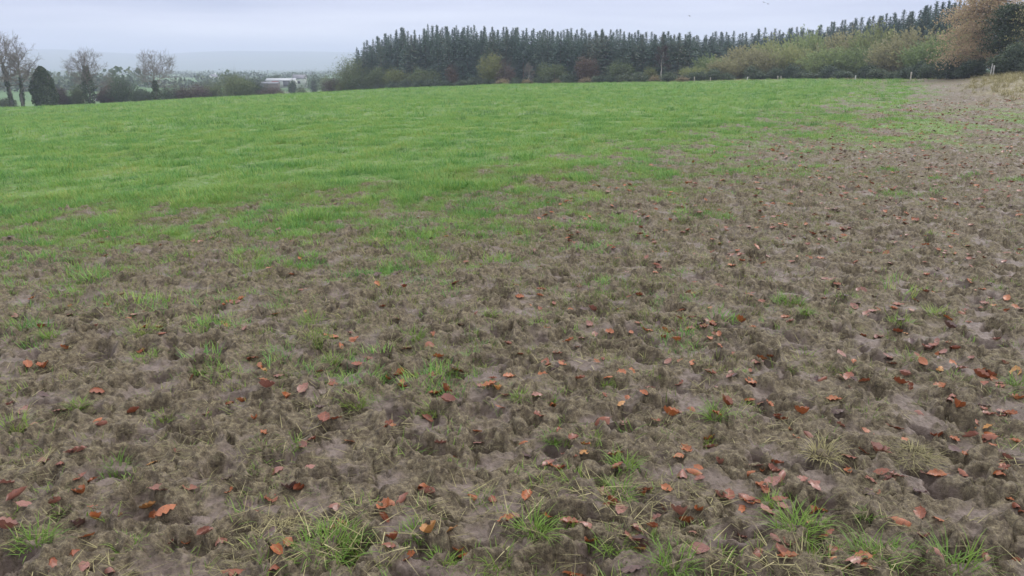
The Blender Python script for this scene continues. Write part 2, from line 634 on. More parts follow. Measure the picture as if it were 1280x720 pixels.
def branch(segs, p, d, L, r, lvl, rs, spread=.55, up=.15, kids=(3, 4), tips=None, shrink=.72, steps=3):
    p = np.array(p, float)
    d = np.array(d, float)
    pts = [p.copy()]
    for k in range(steps):
        d = d + rs.normal(size=3) * .13
        d[2] += up * .25
        d /= np.linalg.norm(d)
        q = p + d * L / steps
        ra, rb = r * (1 - .35 * k / steps), r * (1 - .35 * (k + 1) / steps)
        segs.append((*p, *q, ra, rb))
        p = q
        pts.append(p.copy())
    if lvl == 0:
        if tips is not None:
            tips.append(p)
        return
    for k in range(rs.integers(kids[0], kids[1] + 1)):
        nd = d + rs.normal(size=3) * spread
        nd[2] += up
        nd /= np.linalg.norm(nd)
        q = pts[-1] if k < 2 else pts[rs.integers(1, len(pts))]
        branch(segs, q, nd, L * shrink * (.75 + .5 * rs.random()), r * .58, lvl - 1, rs, spread, up, kids, tips, shrink, steps)


def thing(name, label, cat, loc, group=None, rz=0.0, s=1.0, scale=None):
    o = link(bpy.data.objects.new(name, None))
    o.location = loc
    o.rotation_euler.z = rz
    o.scale = scale if scale else (s, s, s)
    o.empty_display_size = .3
    return tag(o, label, cat, group)


def part(name, me, parent):
    o = link(bpy.data.objects.new(name, me))
    o.parent = parent
    return o


# ---- spruces
def spruce_mesh(seed, H=10.0):
    rs = np.random.default_rng(seed)
    P, A = [], []
    z = H * .995
    step = .20
    segs = []
    while z > H * .06:
        t = 1 - z / H
        L = (.04 + 1.20 * min(t / .30, 1) ** 1.15 + .80 * min(max(t - .30, 0) / .4, 1)) * (.72 + .45 * rs.random())
        nb = rs.integers(5, 8)
        a0 = rs.random() * 6.28
        for b in range(nb):
            a = a0 + b * 6.283 / nb + rs.normal() * .25
            l = L * (.65 + .5 * rs.random())
            lift = .18 - .75 * min(t * 2.0, 1)
            m = max(2, int(l / .16))
            s = (np.arange(m) + .6) / m
            rd = np.stack([np.cos(a) * s * l, np.sin(a) * s * l, z + lift * s * l * .55 + .16 * s * s * l], -1)
            for rep in range(3):
                P.append(rd + rs.normal(size=rd.shape) * (.045 + .05 * s[:, None]))
                ax = np.tile([math.cos(a), math.sin(a), lift * .4 - (.35 if rep else 0)], (m, 1))
                A.append(ax + rs.normal(size=ax.shape) * .55)
        z -= step
        step = min(step * 1.04, .40)
    n = 30
    P.append(np.stack([rs.normal(size=n) * .025, rs.normal(size=n) * .025, H * (.93 + .075 * rs.random(n))], -1))
    A.append(np.tile([0, 0, 1.0], (n, 1)) + rs.normal(size=(n, 3)) * .4)
    P, A = np.concatenate(P), np.concatenate(A)
    v, tr, ti = cards(P, .15 + .19 * np.clip((H - P[:, 2]) / 3.5, 0, 1), rs, 2.8, axis=A)
    me = leaf_mesh('crown', [(v, tr, ti)], M_SPRUCE)
    sg = [(0, 0, i * H / 6, 0, 0, (i + 1) * H / 6, .13 * (1 - i / 6.2), .13 * (1 - (i + 1) / 6.2)) for i in range(6)]
    tv, tq = tubes(sg, 7)
    return me, raw_mesh('trunk', tv, quads=tq, mat=M_SPRUCE_BARK)


SPRUCES = [spruce_mesh(100 + i) for i in range(9)]

# ---- leafy bushes and round trees


def bush_parts(seed, w, h, n, size, lobes=9, flat=0.0, elong=1.6, up=0., shell=.45):
    rs = np.random.default_rng(seed)
    P = []
    for k in range(lobes):
        a = rs.random() * 6.28
        q = rs.random() ** .6 * .62
        c = np.array([math.cos(a) * q * w / 2, math.sin(a) * q * w / 2, h * (.22 + .52 * rs.random() * (1 - .5 * q))])
        rr_ = np.array([w * .5 * (.30 + .28 * rs.random()), w * .5 * (.30 + .28 * rs.random()), h * (.2 + .2 * rs.random())])
        m = int(n / lobes)
        d = rs.normal(size=(m, 3))
        d /= np.linalg.norm(d, axis=1, keepdims=True)
        rad_ = (1 - shell * rs.random(m)) * (1 + .16 * rs.normal(size=m))
        p = c + d * rr_ * rad_[:, None]
        P.append(p)
    P = np.concatenate(P)
    # gather the leaves into small clumps so that gaps show between them
    cc = P[rs.choice(len(P), max(20, len(P) // 16))]
    own = rs.integers(0, len(cc), len(P))
    pull = .55
    P = np.where(rs.random((len(P), 1)) < pull, cc[own] + rs.normal(size=P.shape) * size * 1.1, P)
    P = P[P[:, 2] > .03]
    return cards(P, size, rs, elong, up), rs


def bush_mesh(seed, w, h, n, size, mat, lobes=9, elong=1.6, up=0., twigs=240):
    c, rs = bush_parts(seed, w, h, n, size, lobes, 0, elong, up)
    segs = []
    for k in range(twigs):
        a = rs.random() * 6.28
        q = rs.random()
        p0 = np.array([math.cos(a) * q * .12 * w, math.sin(a) * q * .12 * w, 0.])
        e = rs.normal(size=3)
        e[2] = abs(e[2]) + .3
        e /= np.linalg.norm(e)
        p1 = np.array([e[0] * w * .56, e[1] * w * .56, e[2] * h * (.75 + .42 * rs.random())])
        pm = (p0 + p1) / 2 + np.array([0, 0, h * .06])
        segs += [(*p0, *pm, .022, .014), (*pm, *p1, .014, .004)]
    return leaf_mesh('foliage', [c], mat, segs, .3)


def stem_mesh(name, seed, h, r=.06, n=4, lean=.2, mat=None):
    rs = np.random.default_rng(seed)
    segs = []
    for k in range(n):
        a = k * 6.283 / n + rs.random()
        p = np.array([.1 * math.cos(a), .1 * math.sin(a), -.15])
        d = np.array([math.cos(a) * lean, math.sin(a) * lean, 1.])
        branch(segs, p, d, h, r, 1, rs, .35, .2, (2, 3))
    v, q = tubes(segs, 5)
    return raw_mesh(name, v, quads=q, mat=mat or M_BARK)


def willow_mesh(seed, mat, w=6.0, h=5.0, n=150):
    """goat willow: a fan of fine stems with small leaves still on the outer shoots"""
    rs = np.random.default_rng(seed)
    segs, P, A = [], [], []
    for k in range(n):
        a = rs.random() * 6.28
        q = rs.random() ** .55
        p = np.array([math.cos(a) * .5 * q, math.sin(a) * .5 * q, 0.])
        hh = h * math.sqrt(max(1 - .82 * q * q, .05)) * (.82 + .28 * rs.random())
        tip = np.array([math.cos(a) * q * w / 2, math.sin(a) * q * w / 2, hh])
        mid = p * .4 + tip * .6 + np.array([0, 0, -.05 * h]) + rs.normal(size=3) * .15
        segs += [(*p, *mid, .03, .018), (*mid, *tip, .018, .005)]
        for j in range(7):
            f = .35 + .65 * rs.random()
            b = p + (mid - p) * min(f / .6, 1) if f < .6 else mid + (tip - mid) * ((f - .6) / .4)
            d = (tip - mid) / np.linalg.norm(tip - mid) + rs.normal(size=3) * .5
            d[2] += .3
            L = (.5 + .7 * rs.random())
            e = b + d * L
            segs.append((*b, *e, .010, .003))
            m = 7
            s = rs.random((m, 1)) ** .7
            P.append(b + (e - b) * s + rs.normal(size=(m, 3)) * .06)
            A.append(np.tile(d, (m, 1)))
    P, A = np.concatenate(P), np.concatenate(A)
    keep = P[:, 2] > .1
    c = cards(P[keep], .27, rs, 2.0, axis=A[keep])
    return leaf_mesh('foliage', [c], mat, segs, .8)


M_WILLOW_G = leaf_material('green_willow_leaves', [(0, (.105, .150, .062)), (.5, (.185, .245, .100)), (1, (.26, .295, .125))], trans=.45, spread=.5)
M_WILLOW_T = leaf_material('tawny_willow_leaves', [(0, (.17, .160, .092)), (.5, (.28, .265, .14)), (1, (.34, .32, .18))], trans=.45, spread=.5)
WILLOWS = [willow_mesh(200 + i, m) for i, m in enumerate((M_WILLOW, M_WILLOW_G, M_WILLOW_T))]
WILLOW_KIND = [0, 1, 2, 2, 2, 0, 0, 1, 1, 2, 1, 0, 2, 2, 1, 0]
WILLOW_STEM = stem_mesh('stems', 230, 2.2, .07, 6, .55)
BRAMBLES = [bush_mesh(240 + i, 3.0, 1.7, 2600, .17, M_DARK, 8) for i in range(4)]
BRAMBLE_STEM = stem_mesh('stems', 250, .6, .03, 5, .8, M_TWIG)
BRACKEN = [bush_mesh(260 + i, 2.4, .75, 900, .22, M_BRACKEN, 6, 3.0) for i in range(3)]


def to_ground(px, py):
    """depth at which the ray through (px, py) meets the bare terrain"""
    d = ray(px, py)
    lo = 3.0
    for Y in np.arange(3, 420, 1.0):
        x_ = Y * d.x / d.y
        if EYE + Y * d.z / d.y < float(terrain(x_, Y)):
            break
        lo = Y
    return lo


def size_at(px, Y, npx):
    return npx / F * Y * 1.0


# ---------------------------------------------------------------- edge trees and bushes of the wood
LAND = []        # (px, phrase) for telling spruces apart


def leafy(name, label, cat, px, Y, wpx, ytop, ybase, mat, n=4200, leaf=.2, lobes=11, group=None, seed=0, landmark=None, trunk=True, elong=1.6):
    p = at_depth(px, Y)
    ppm = F / (Y * math.cos(_p) ** 0 * 1.0)
    h = (ybase - ytop) / ppm * 1.02
    # the foot stands on the terrain; the height follows from the seen top
    d = ray(px, ytop)
    top = EYE + Y * d.z / d.y
    h = max(top - p.z, .4)
    w = wpx / F * Y * (1.25 if cat == 'tree' else 1.1)
    n = int(n * 1.3)
    t_ = thing(name, label, cat, p, group, rz=random.random() * 6)
    part('crown' if cat == 'tree' else 'foliage', bush_mesh(seed, w * 1.12, h * 1.06, n, leaf, mat, lobes, elong), t_)
    part('trunk' if cat == 'tree' else 'stems', stem_mesh('trunk' if cat == 'tree' else 'stems', seed + 1, h * .42, .05 + .012 * h, 2 if cat == 'tree' else 5, .18), t_)
    if landmark:
        LAND.append((px, landmark))
    return t_


def ED(px):
    return float(edge_depth((px - 640) / F))


leafy('broadleaf_tree', 'rounded olive-green tree at the left end of the conifer wood', 'tree', 437, ED(437) - 1, 50, 71, 113, M_OLIVE, 7000, .2, 14, seed=301, landmark='the rounded olive-green end tree')
leafy('shrub', 'low purplish brown shrub at the foot of the rounded olive-green tree', 'shrub', 414, ED(414) - 4, 22, 96, 114, M_REDTWIG, 2200, .17, 7, seed=303)
leafy('shrub', 'small yellowish shrub beside the low purplish brown shrub at the wood end', 'shrub', 426, ED(426) - 4, 14, 102, 114, M_YELLOW, 1200, .15, 6, seed=305)
leafy('broadleaf_tree', 'dark green bushy tree just right of the rounded olive tree', 'tree', 451, ED(451) - 3, 26, 88, 111, M_OLIVE, 3200, .18, 9, seed=307)
leafy('broadleaf_tree', 'mid-green bushy tree in front of the wood, left of the yellow-green one', 'tree', 470, ED(470) - 2, 26, 84, 110, M_OLIVE, 3400, .18, 9, seed=309, landmark='the mid-green bushy tree')
leafy('broadleaf_tree', 'yellow-green low tree among dark bushes in front of the left wood', 'tree', 496, ED(496) - 2, 28, 83, 108, M_YELLOW, 3200, .18, 9, seed=311, landmark='the yellow-green low tree')
leafy('broadleaf_tree', 'grey-green low tree right of the yellow-green tree before the wood', 'tree', 529, ED(529) - 2, 34, 83, 107, M_OLIVE, 3600, .18, 9, seed=313, landmark='the grey-green low tree')
leafy('broadleaf_tree', 'narrow russet-brown young tree standing before the dark spruces', 'tree', 566, ED(566) - 2, 14, 79, 106, M_RUSSET, 1800, .17, 7, seed=315, landmark='the narrow russet-brown tree')
leafy('broadleaf_tree', 'round tree with yellow-green top and reddish flanks before the spruces', 'tree', 614, ED(614) - 3, 27, 65, 105, M_YELLOW, 3600, .19, 10, seed=317, landmark='the yellow-green topped tree')
leafy('broadleaf_tree', 'reddish brown tree close beside the round yellow-green topped tree', 'tree', 632, ED(632) - 2, 22, 72, 105, M_REDTWIG, 3000, .18, 9, seed=319)
leafy('broadleaf_tree', 'dark green bushy tree between the bare pale tree and orange-topped tree', 'tree', 692, ED(692) - 2, 30, 78, 103, M_OLIVE, 3600, .18, 9, seed=321, landmark='the dark green bushy tree')
leafy('broadleaf_tree', 'tree with an orange-brown top in front of the middle of the wood', 'tree', 734, ED(734) - 2, 26, 68, 103, M_RUSSET, 4000, .18, 10, seed=323, landmark='the orange-topped tree')
leafy('broadleaf_tree', 'tall grey-green tree right of the orange-topped tree before the wood', 'tree', 774, ED(774) - 2, 30, 73, 102, M_OLIVE, 4000, .18, 10, seed=325, landmark='the tall grey-green tree')
leafy('shrub', 'yellow-leaved small shrub just left of the white-trunked birch', 'shrub', 813, ED(813) - 2, 16, 82, 100, M_YELLOW, 1500, .16, 7, seed=327)


def bare_tree(name, label, px, Y, ytop, wpx, ivy=None, seed=0, trunks=1, barkm=None, lvl=5, lean=0.0, twigm=None, up=.14, crownfrom=.28, r0=None, landmark=None):
    rs = np.random.default_rng(seed)
    p = at_depth(px, Y)
    d = ray(px, ytop)
    h = EYE + Y * d.z / d.y - p.z
    w = wpx / F * Y
    t_ = thing(name, label, 'tree', p)
    tsegs, bsegs, tips = [], [], []
    r0 = r0 or h * .022
    hh = h * crownfrom
    for k in range(trunks):
        x0 = (k - (trunks - 1) / 2) * h * .07
        pts = [np.array([x0, 0, -.2])]
        nst = 7
        for i in range(nst):
            f = (i + 1) / nst
            pts.append(np.array([x0 + lean * f * h * .12 + (k - (trunks - 1) / 2) * f * h * .06 + rs.normal() * .08, rs.normal() * .1, h * .72 * f]))
        for i in range(nst):
            tsegs.append((*pts[i], *pts[i + 1], r0 * (1 - .78 * i / nst), r0 * (1 - .78 * (i + 1) / nst)))
        nb = int(16 / math.sqrt(trunks))
        for b in range(nb):
            f = crownfrom / .72 + (1 - crownfrom / .72) * (b + .4) / nb
            i = min(int(f * nst), nst - 1)
            q = pts[i] + (pts[i + 1] - pts[i]) * (f * nst - i)
            a = b * 2.4 + rs.random()
            e = .35 + 1.1 * (f - .4)
            dd = np.array([math.cos(a), math.sin(a), e])
            dd /= np.linalg.norm(dd)
            reach = w * .5 * (.80 - .35 * abs(f - .6))
            branch(bsegs, q, dd, reach * .55, r0 * .5 * (1.1 - f * .6), lvl - 2, rs, .55, up, (3, 4), tips, .72)
        branch(bsegs, pts[-1], np.array([0, 0, 1.]), h * .13, r0 * .2, lvl - 2, rs, .42, up, (2, 4), tips, .74)
    B = np.array(bsegs)
    B[:, 6:8] = np.maximum(B[:, 6:8], .010)
    v, q = tubes(tsegs, 8)
    part('trunk', raw_mesh('trunk', v, quads=q, mat=barkm or M_BARK), t_)
    v, q = tubes(B, 3)
    part('branches', raw_mesh('branches', v, quads=q, mat=twigm or M_TWIG), t_)
    if ivy:
        n, wid, top = ivy
        P = []
        for k in range(trunks):
            x0 = (k - (trunks - 1) / 2) * h * .07
            z = rs.random(n) * top * h
            f = z / (h * .72)
            prof = wid * (.45 + .55 * np.sin(np.clip(1 - z / (top * h), 0, 1) * 2.2)) * (.35 + .95 * rs.random(n) ** .6)
            prof *= 1 + .75 * perlin(z * .8, np.full(n, seed * 1.7 + k), 5)
            a = rs.random(n) * 6.283
            P.append(np.stack([x0 + lean * f * h * .12 + (k - (trunks - 1) / 2) * f * h * .06 + np.cos(a) * prof, np.sin(a) * prof, z], -1))
        c = cards(np.concatenate(P), .2, rs, 1.3)
        part('ivy', leaf_mesh('ivy', [c], M_IVY), t_)
    if landmark:
        LAND.append((px, landmark))
    return t_


bare_tree('bare_tree', 'thin bare pale-stemmed tree against the dark spruces', 661, ED(661) - 3, 79, 16, None, 401, 1, M_BIRCH, 5, landmark='the bare pale-stemmed tree')
bare_tree('birch_tree', 'slender birch with white trunk and bare reddish brown crown', 826, ED(826) - 4, 50, 22, None, 403, 1, M_BIRCH, 6, twigm=M_REDTWIG, crownfrom=.3, r0=.10, landmark='the white-trunked birch')
# reddish haze of catkins and last leaves on the birch
# the left-hand hedge trees
bare_tree('bare_tree', 'tall bare ivy-stemmed tree at the left end of the hedge, left stem of two', 10, 133, 40, 56, (1500, .30, .60), 411, 1, lean=-.35, lvl=6)
bare_tree('bare_tree', 'tall bare tree leaning right beside the dark egg-shaped ivy tree', 23, 131, 50, 50, (900, .24, .45), 413, 1, lean=.45, lvl=6)
bare_tree('bare_tree', 'bare-crowned tree with thick ivy up its trunk, right of the dark egg-shaped tree', 109, 142, 65, 52, (2800, .85, .74), 417, 1, lvl=6)
bare_tree('bare_tree', 'bare rounded tree with a short dark ivy column at its foot', 193, 150, 70, 54, (1700, .60, .47), 419, 1, lvl=6)


def ivy_column(label, px, Y, wpx, ytop, seed):
    rs = np.random.default_rng(seed)
    p = at_depth(px, Y)
    d = ray(px, ytop)
    h = EYE + Y * d.z / d.y - p.z
    w = wpx / F * Y
    n = 12000
    z = rs.random(n) ** .85
    prof = np.interp(z, [0, .12, .35, .6, .8, .93, 1], [.40, .49, .5, .43, .33, .2, .05]) * w
    a = rs.random(n) * 6.283
    prof = prof * (1 + .28 * fbm(np.cos(a) * 1.6 + seed, z * 5 + np.sin(a) * 1.6, 3, 8)) * (1 - .3 * rs.random(n) ** 2)
    P = np.stack([np.cos(a) * prof, np.sin(a) * prof, z * h], -1)
    t_ = thing('ivy_tree', label, 'tree', p)
    part('crown', leaf_mesh('crown', [cards(P, .22, rs, 1.3)], M_IVY), t_)
    part('trunk', stem_mesh('trunk', seed, h * .5, .16, 1, .02), t_)


ivy_column('dark egg-shaped ivy-smothered tree standing in the left hedge', 53, 132, 27, 83, 421)
HB = [  # hedge bushes: px, width, top, label, material
    (71, 16, 108, 'brownish twiggy bush against the right foot of the dark egg-shaped tree', M_REDTWIG),
    (81, 9, 121, 'tiny dark bush alone in the gap right of the egg-shaped tree', M_DARK),
    (3, 14, 123, 'low dark bush at the left edge under the tall bare trees', M_DARK),
    (93, 16, 107, 'olive bush at the left foot of the thick-ivied bare tree', M_OLIVE),
    (127, 14, 112, 'low purple-brown bush at the right foot of the thick-ivied bare tree', M_REDTWIG),
    (135, 18, 104, 'reddish bush left of the tallest clump between the ivied trees', M_RUSSET),
    (149, 34, 93, 'broad dark clump of bushes between the two ivied bare trees', M_DARK),
    (174, 24, 113, 'low dark bush left of the short ivy column', M_DARK),
    (214, 26, 106, 'dark green bush right of the short ivy column', M_DARK),
    (229, 16, 109, 'low purple-brown bush right of the dark green bush', M_REDTWIG),
    (248, 20, 104, 'pale brown twiggy bush below the far white house', M_REDTWIG),
    (264, 20, 106, 'greenish bush in the hedge under the far white house', M_OLIVE),
    (291, 34, 92, 'tall brown and green bush, biggest of the middle hedge', M_OLIVE),
    (306, 22, 99, 'green bush between the tall brown bush and the farm shed', M_OLIVE),
    (318, 18, 98, 'dark upright bush left of the red-walled farm shed', M_DARK),
    (334, 26, 109, 'low sloping purple-brown bush ending the hedge before the farm shed', M_REDTWIG),
]
for i, (px, w, ty, lb, mt) in enumerate(HB):
    leafy('hedge_bush', lb, 'bush', px, ED(px) - 4 + (i % 3), w * 1.3, ty - 1, 122, mt, 3400 if w < 24 else 5200, .17, 18, 'bushes of the left hedge', seed=440 + i * 2)
leafy('broadleaf_tree', 'dark tree top showing above the tall brown hedge bush', 'tree', 291, ED(291) + 9, 26, 87, 120, M_DARK, 3000, .22, 9, seed=481)
leafy('conifer_tree', 'small pointed conifer rising from the broad dark clump of bushes', 'tree', 141, ED(141) + 2, 11, 89, 120, M_DARK, 1500, .2, 6, seed=483)
# trees and bushes beyond the hedge, round the farm
FB = [
    ('broadleaf_tree', 392, 275, 24, 87, 'large dark round tree right of the farm shed', 'tree', M_DARK),
    ('broadleaf_tree', 406, 262, 18, 93, 'smaller green tree right of the large dark round tree', 'tree', M_OLIVE),
    ('shrub', 365, 235, 9, 101, 'small dark shrub in the green field in front of the farm shed', 'shrub', M_DARK),
    ('shrub', 375, 215, 10, 107, 'little green shrub nearest the field edge below the farm shed', 'shrub', M_OLIVE),
    ('broadleaf_tree', 345, 330, 13, 94, 'dark bush rising behind the roof of the farm shed', 'tree', M_DARK),
    ('broadleaf_tree', 332, 330, 6, 95, 'small dark treetop at the left end of the shed roof', 'tree', M_DARK),
    ('broadleaf_tree', 258, 330, 10, 97, 'small green tree left of the far white house', 'tree', M_OLIVE),
]
for i, (nm, px, Y, w, ty, lb, ct, mt) in enumerate(FB):
    leafy(nm, lb, ct, px, Y, w, ty, 110, mt, 1800, .3, 8, seed=500 + 2 * i)

# ---------------------------------------------------------------- spruces of the plantation
ORD = ['first', 'second', 'third', 'fourth', 'fifth', 'sixth', 'seventh', 'eighth', 'ninth', 'tenth', 'eleventh', 'twelfth', 'thirteenth', 'fourteenth', 'fifteenth', 'sixteenth', 'seventeenth', 'eighteenth', 'nineteenth', 'twentieth']
TOPX = np.array([440, 455, 470, 490, 520, 560, 620, 700, 760, 850, 900, 925, 985, 1020, 1060, 1100, 1130, 1160, 1190, 1230])
TOPY = np.array([62, 55, 48, 41, 36, 35, 37, 38, 40, 42, 44, 42, 36, 34, 26, 18, 13, 4, 0, -6.])


def top_y(px):
    return float(np.interp(px, TOPX, TOPY))


sp = []
for row in range(3):
    px = 447 + row * 3.1
    while px < 1215:
        u = (px - 640) / F
        Y = float(edge_depth(u)) + 4 + row * 4.2 + rng.normal() * 1.0
        if px > 850:
            Y += min((px - 850) / 60, 1) * 16      # behind the willows
        sp.append((px + rng.normal() * 1.8, Y, row))
        px += rng.uniform(4.5, 11.0) * (1.0 if px < 880 else 1.25)
LAND += [(900, 'the pale green willow'), (960, 'the tall olive willow'), (1010, 'the high domed willow'), (1070, 'the low dark willow'), (1130, 'the tawny willow')]
LAND.sort()
sp.sort()
LAND_P = [a for a, _ in LAND]
sp_lab = {}
cnt = {}
for i, (px, Y, row) in enumerate(sp):
    p = at_depth(px, Y)
    ty = top_y(px) + 3.5 * float(perlin(np.array([px / 23.0]), np.array([1.7]), 33)[0]) + abs(rng.normal()) * 5.0 - 3.2 + (3.5 if row == 0 else 0)
    d = ray(px, ty)
    H = EYE + Y * d.z / d.y - p.z
    cm, tm = SPRUCES[rng.integers(0, len(SPRUCES))]
    k = int(np.argmin([abs(px - a) for a in LAND_P]))
    side = 'right' if px >= LAND_P[k] else 'left'
    key = (k, side)
    cnt[key] = cnt.get(key, 0) + 1
    sp_lab[i] = (key, cnt[key])
    wd = rng.uniform(1.0, 1.5)
    t_ = thing('spruce_tree', 'x', 'tree', p, 'spruces of the plantation behind the field', rz=rng.random() * 6.28, scale=(wd, wd, H / 10))
    t_.rotation_euler.x, t_.rotation_euler.y = rng.normal() * .022, rng.normal() * .022
    part('crown', cm, t_)
    part('trunk', tm, t_)
    n_side = None
    sp[i] = (t_, key, cnt[key])
for t_, key, n in sp:
    k, side = key
    n_ = n if side == 'right' else cnt[key] - n + 1
    w_ = ORD[n_ - 1] if n_ <= 20 else 'last'
    t_['label'] = f'{w_} dark spruce to the {side} of {LAND[k][1]}, counting outward'

# ---------------------------------------------------------------- willows, gorse and brambles on the right
WL = [  # px, depth offset, width px, top
    (868, 0, 34, 86, 'small pale yellow willow at the left end of the willow thicket'),
    (886, 5, 44, 74, 'pale green willow second in from the left end of the thicket'),
    (905, 1, 36, 77, 'brownish olive willow below the russet-topped one'),
    (925, 9, 46, 64, 'russet-tinged tall willow near the left of the thicket'),
    (946, 3, 44, 68, 'tan willow in front of the russet-tinged one'),
    (962, 12, 54, 57, 'tall olive willow left of the highest yellow-green top'),
    (985, 5, 48, 62, 'bright yellow-green willow in the middle of the thicket'),
    (1008, 12, 58, 48, 'high yellow-green domed willow, middle of the thicket'),
    (1030, 4, 50, 64, 'dull green willow in front of the high domed willow'),
    (1050, 13, 60, 49, 'brown-olive domed willow right of the high yellow-green one'),
    (1072, 6, 52, 62, 'low dark olive willow behind the pale fence post'),
    (1092, 13, 62, 43, 'broad pale green willow under the tall dark spruces'),
    (1112, 6, 52, 58, 'brown twiggy willow in front of the broad pale green one'),
    (1135, 13, 64, 45, 'tawny willow under the tallest spruces on the right'),
    (1158, 6, 56, 56, 'grey-green willow left of the copper beech foot'),
    (1180, 12, 56, 46, 'olive willow just left of the copper beech'),
]
for i, (px, dY, w, ty, lb) in enumerate(WL):
    Y = ED(px) + 1 + dY
    p = at_depth(px, Y)
    d = ray(px, ty)
    h = EYE + Y * d.z / d.y - p.z
    s = w / F * Y / 6.0
    t_ = thing('willow_shrub', lb, 'shrub', p, 'willows of the thicket', rz=rng.random() * 6, scale=(s * 1.15, s * 1.15, h / 5.0))
    part('foliage', WILLOWS[WILLOW_KIND[i]], t_)
    part('stems', WILLOW_STEM, t_)
GORSE = [(858, 95), (872, 91), (893, 88), (908, 93), (941, 85), (951, 92), (968, 87), (986, 84), (1002, 90), (1015, 92), (1036, 84), (1052, 90), (1083, 84), (1098, 88), (1120, 90), (1133, 86), (1147, 80), (1162, 82), (1176, 76), (1190, 79), (1205, 80), (1218, 76)]
for i, (px, ty) in enumerate(GORSE):
    Y = ED(px) - 2.5
    p = at_depth(px, Y)
    d = ray(px, ty)
    h = max(EYE + Y * d.z / d.y - p.z, .7) * 1.3
    s = rng.uniform(.9, 1.3) * Y / 115
    nb = min(WL, key=lambda q: abs(q[0] - px))
    short_w = ' '.join(nb[4].split()[:8])
    side = 'just left of' if px < nb[0] - 4 else ('just right of' if px > nb[0] + 4 else 'at the foot of')
    t_ = thing('gorse_bush', f'dark gorse bush {side} the {short_w}', 'bush', p, 'dark gorse bushes before the willows', rz=rng.random() * 6, scale=(s, s, h / 1.7))
    part('foliage', BRAMBLES[i % 4], t_)
    part('stems', BRAMBLE_STEM, t_)
for i, px in enumerate(np.linspace(455, 852, 24)):
    Y = ED(px) - 4.5 + rng.normal() * .6
    p = at_depth(px, Y)
    dead = 610 < px < 745 and i % 2 == 0 or i in (21, 23)
    k = int(np.argmin([abs(px - a) for a in LAND_P]))
    side = 'left' if px < LAND_P[k] else 'right'
    s = rng.uniform(.8, 1.2)
    if dead:
        t_ = thing('bracken_clump', f'tan dead bracken at the field edge {side} of {LAND[k][1]}', 'bracken', p, 'dead bracken along the wood edge', rz=rng.random() * 6, s=s)
        part('foliage', BRACKEN[i % 3], t_)
    else:
        t_ = thing('bramble_bush', f'low dark bramble at the field edge {side} of {LAND[k][1]}', 'bush', p, 'brambles along the wood edge', rz=rng.random() * 6, scale=(s * 1.2, s, .9 * s))
        part('foliage', BRAMBLES[i % 4], t_)
        part('stems', BRAMBLE_STEM, t_)


# ---- copper beech, holly and olive tree at the right
def sprays_tree(name, label, px, Y, ytop, wpx, mat, seed, n_br=60, leaf=.13, dens=60, droop=-.25, yfoot=.12):
    rs = np.random.default_rng(seed)
    p = at_depth(px, Y)
    d = ray(px, ytop)
    h = EYE + Y * d.z / d.y - p.z
    w = wpx / F * Y
    t_ = thing(name, label, 'tree', p)
    segs, P = [], []
    for b in range(n_br):
        f = yfoot + (1 - yfoot) * (b + rs.random()) / n_br
        a = b * 2.399 + rs.normal() * .3
        L = w * .5 * math.sqrt(max(1 - (abs(f - .42) / .62) ** 2, .06)) * (.8 + .35 * rs.random())
        q0 = np.array([0, 0, h * f * .93])
        prev = q0
        for k in range(1, 5):
            s = k / 4
            q = q0 + np.array([math.cos(a) * L * s, math.sin(a) * L * s, L * (.35 * s + droop * 2 * s * s)]) + rs.normal(size=3) * .1
            segs.append((*prev, *q, .06 * (1.1 - s), .06 * (1.1 - s) * .8))
            # flat leaf spray round this stretch of the branch
            m = int(dens * (.5 + s))
            pp = prev + (q - prev) * rs.random((m, 1))
            off = rs.normal(size=(m, 3)) * np.array([.55, .55, .13]) * (.5 + .6 * s)
            P.append(pp + off)
            prev = q
    P = np.concatenate(P)
    P = P[P[:, 2] > .25]
    c = cards(P, leaf, rs, 1.5)
    B = np.array(segs)
    v, q = tubes(B, 4)
    part('branches', raw_mesh('branches', v, quads=q, mat=M_BARK), t_)
    part('crown', leaf_mesh('crown', [c], mat), t_)
    tv, tq = tubes([(0, 0, -.2 + i * h * .16, rs.normal() * .03, 0, -.2 + (i + 1) * h * .16, .2 * (1 - i / 6.5), .2 * (1 - (i + 1) / 6.5)) for i in range(6)], 8)
    part('trunk', raw_mesh('trunk', tv, quads=tq, mat=M_BARK), t_)
    return t_


sprays_tree('beech_tree', 'copper-orange autumn beech tree at the right end of the thicket', 1222, 80, -22, 96, M_BEECH, 601, 75, .16, 85)
sprays_tree('holly_tree', 'dark blue-green holly tree in front of the copper beech', 1254, 75, 2, 44, M_IVY, 603, 60, .16, 60, -.1, .3)
sprays_tree('broadleaf_tree', 'olive-brown tree at the right edge of the picture beside the holly', 1292, 73, -25, 60, M_WILLOW, 605, 60, .15, 60, -.15)
for i, (px, ty, w, lb) in enumerate([
        (1192, 70, 30, 'dark bramble bush under the left side of the copper beech'),
        (1214, 74, 30, 'dark bramble bush under the middle of the copper beech'),
        (1248, 66, 30, 'dark bramble bush below the holly, left of the last white post'),
        (1268, 52, 34, 'tall blackish bush below the olive-brown tree at the right edge'),
        (1296, 60, 40, 'blackish bush just beyond the last white post')]):
    leafy('bramble_bush', lb, 'bush', px, ED(px) - 3, w, ty, 90, M_DARK, 4200, .15, 9, 'dark bushes under the beech', seed=620 + 2 * i)

# ---------------------------------------------------------------- fence posts
M_POST = bark_material('weathered_wood', (.24, .21, .17), (.42, .39, .34))
M_PALEPOST = bark_material('pale_post', (.36, .35, .32), (.54, .53, .50))


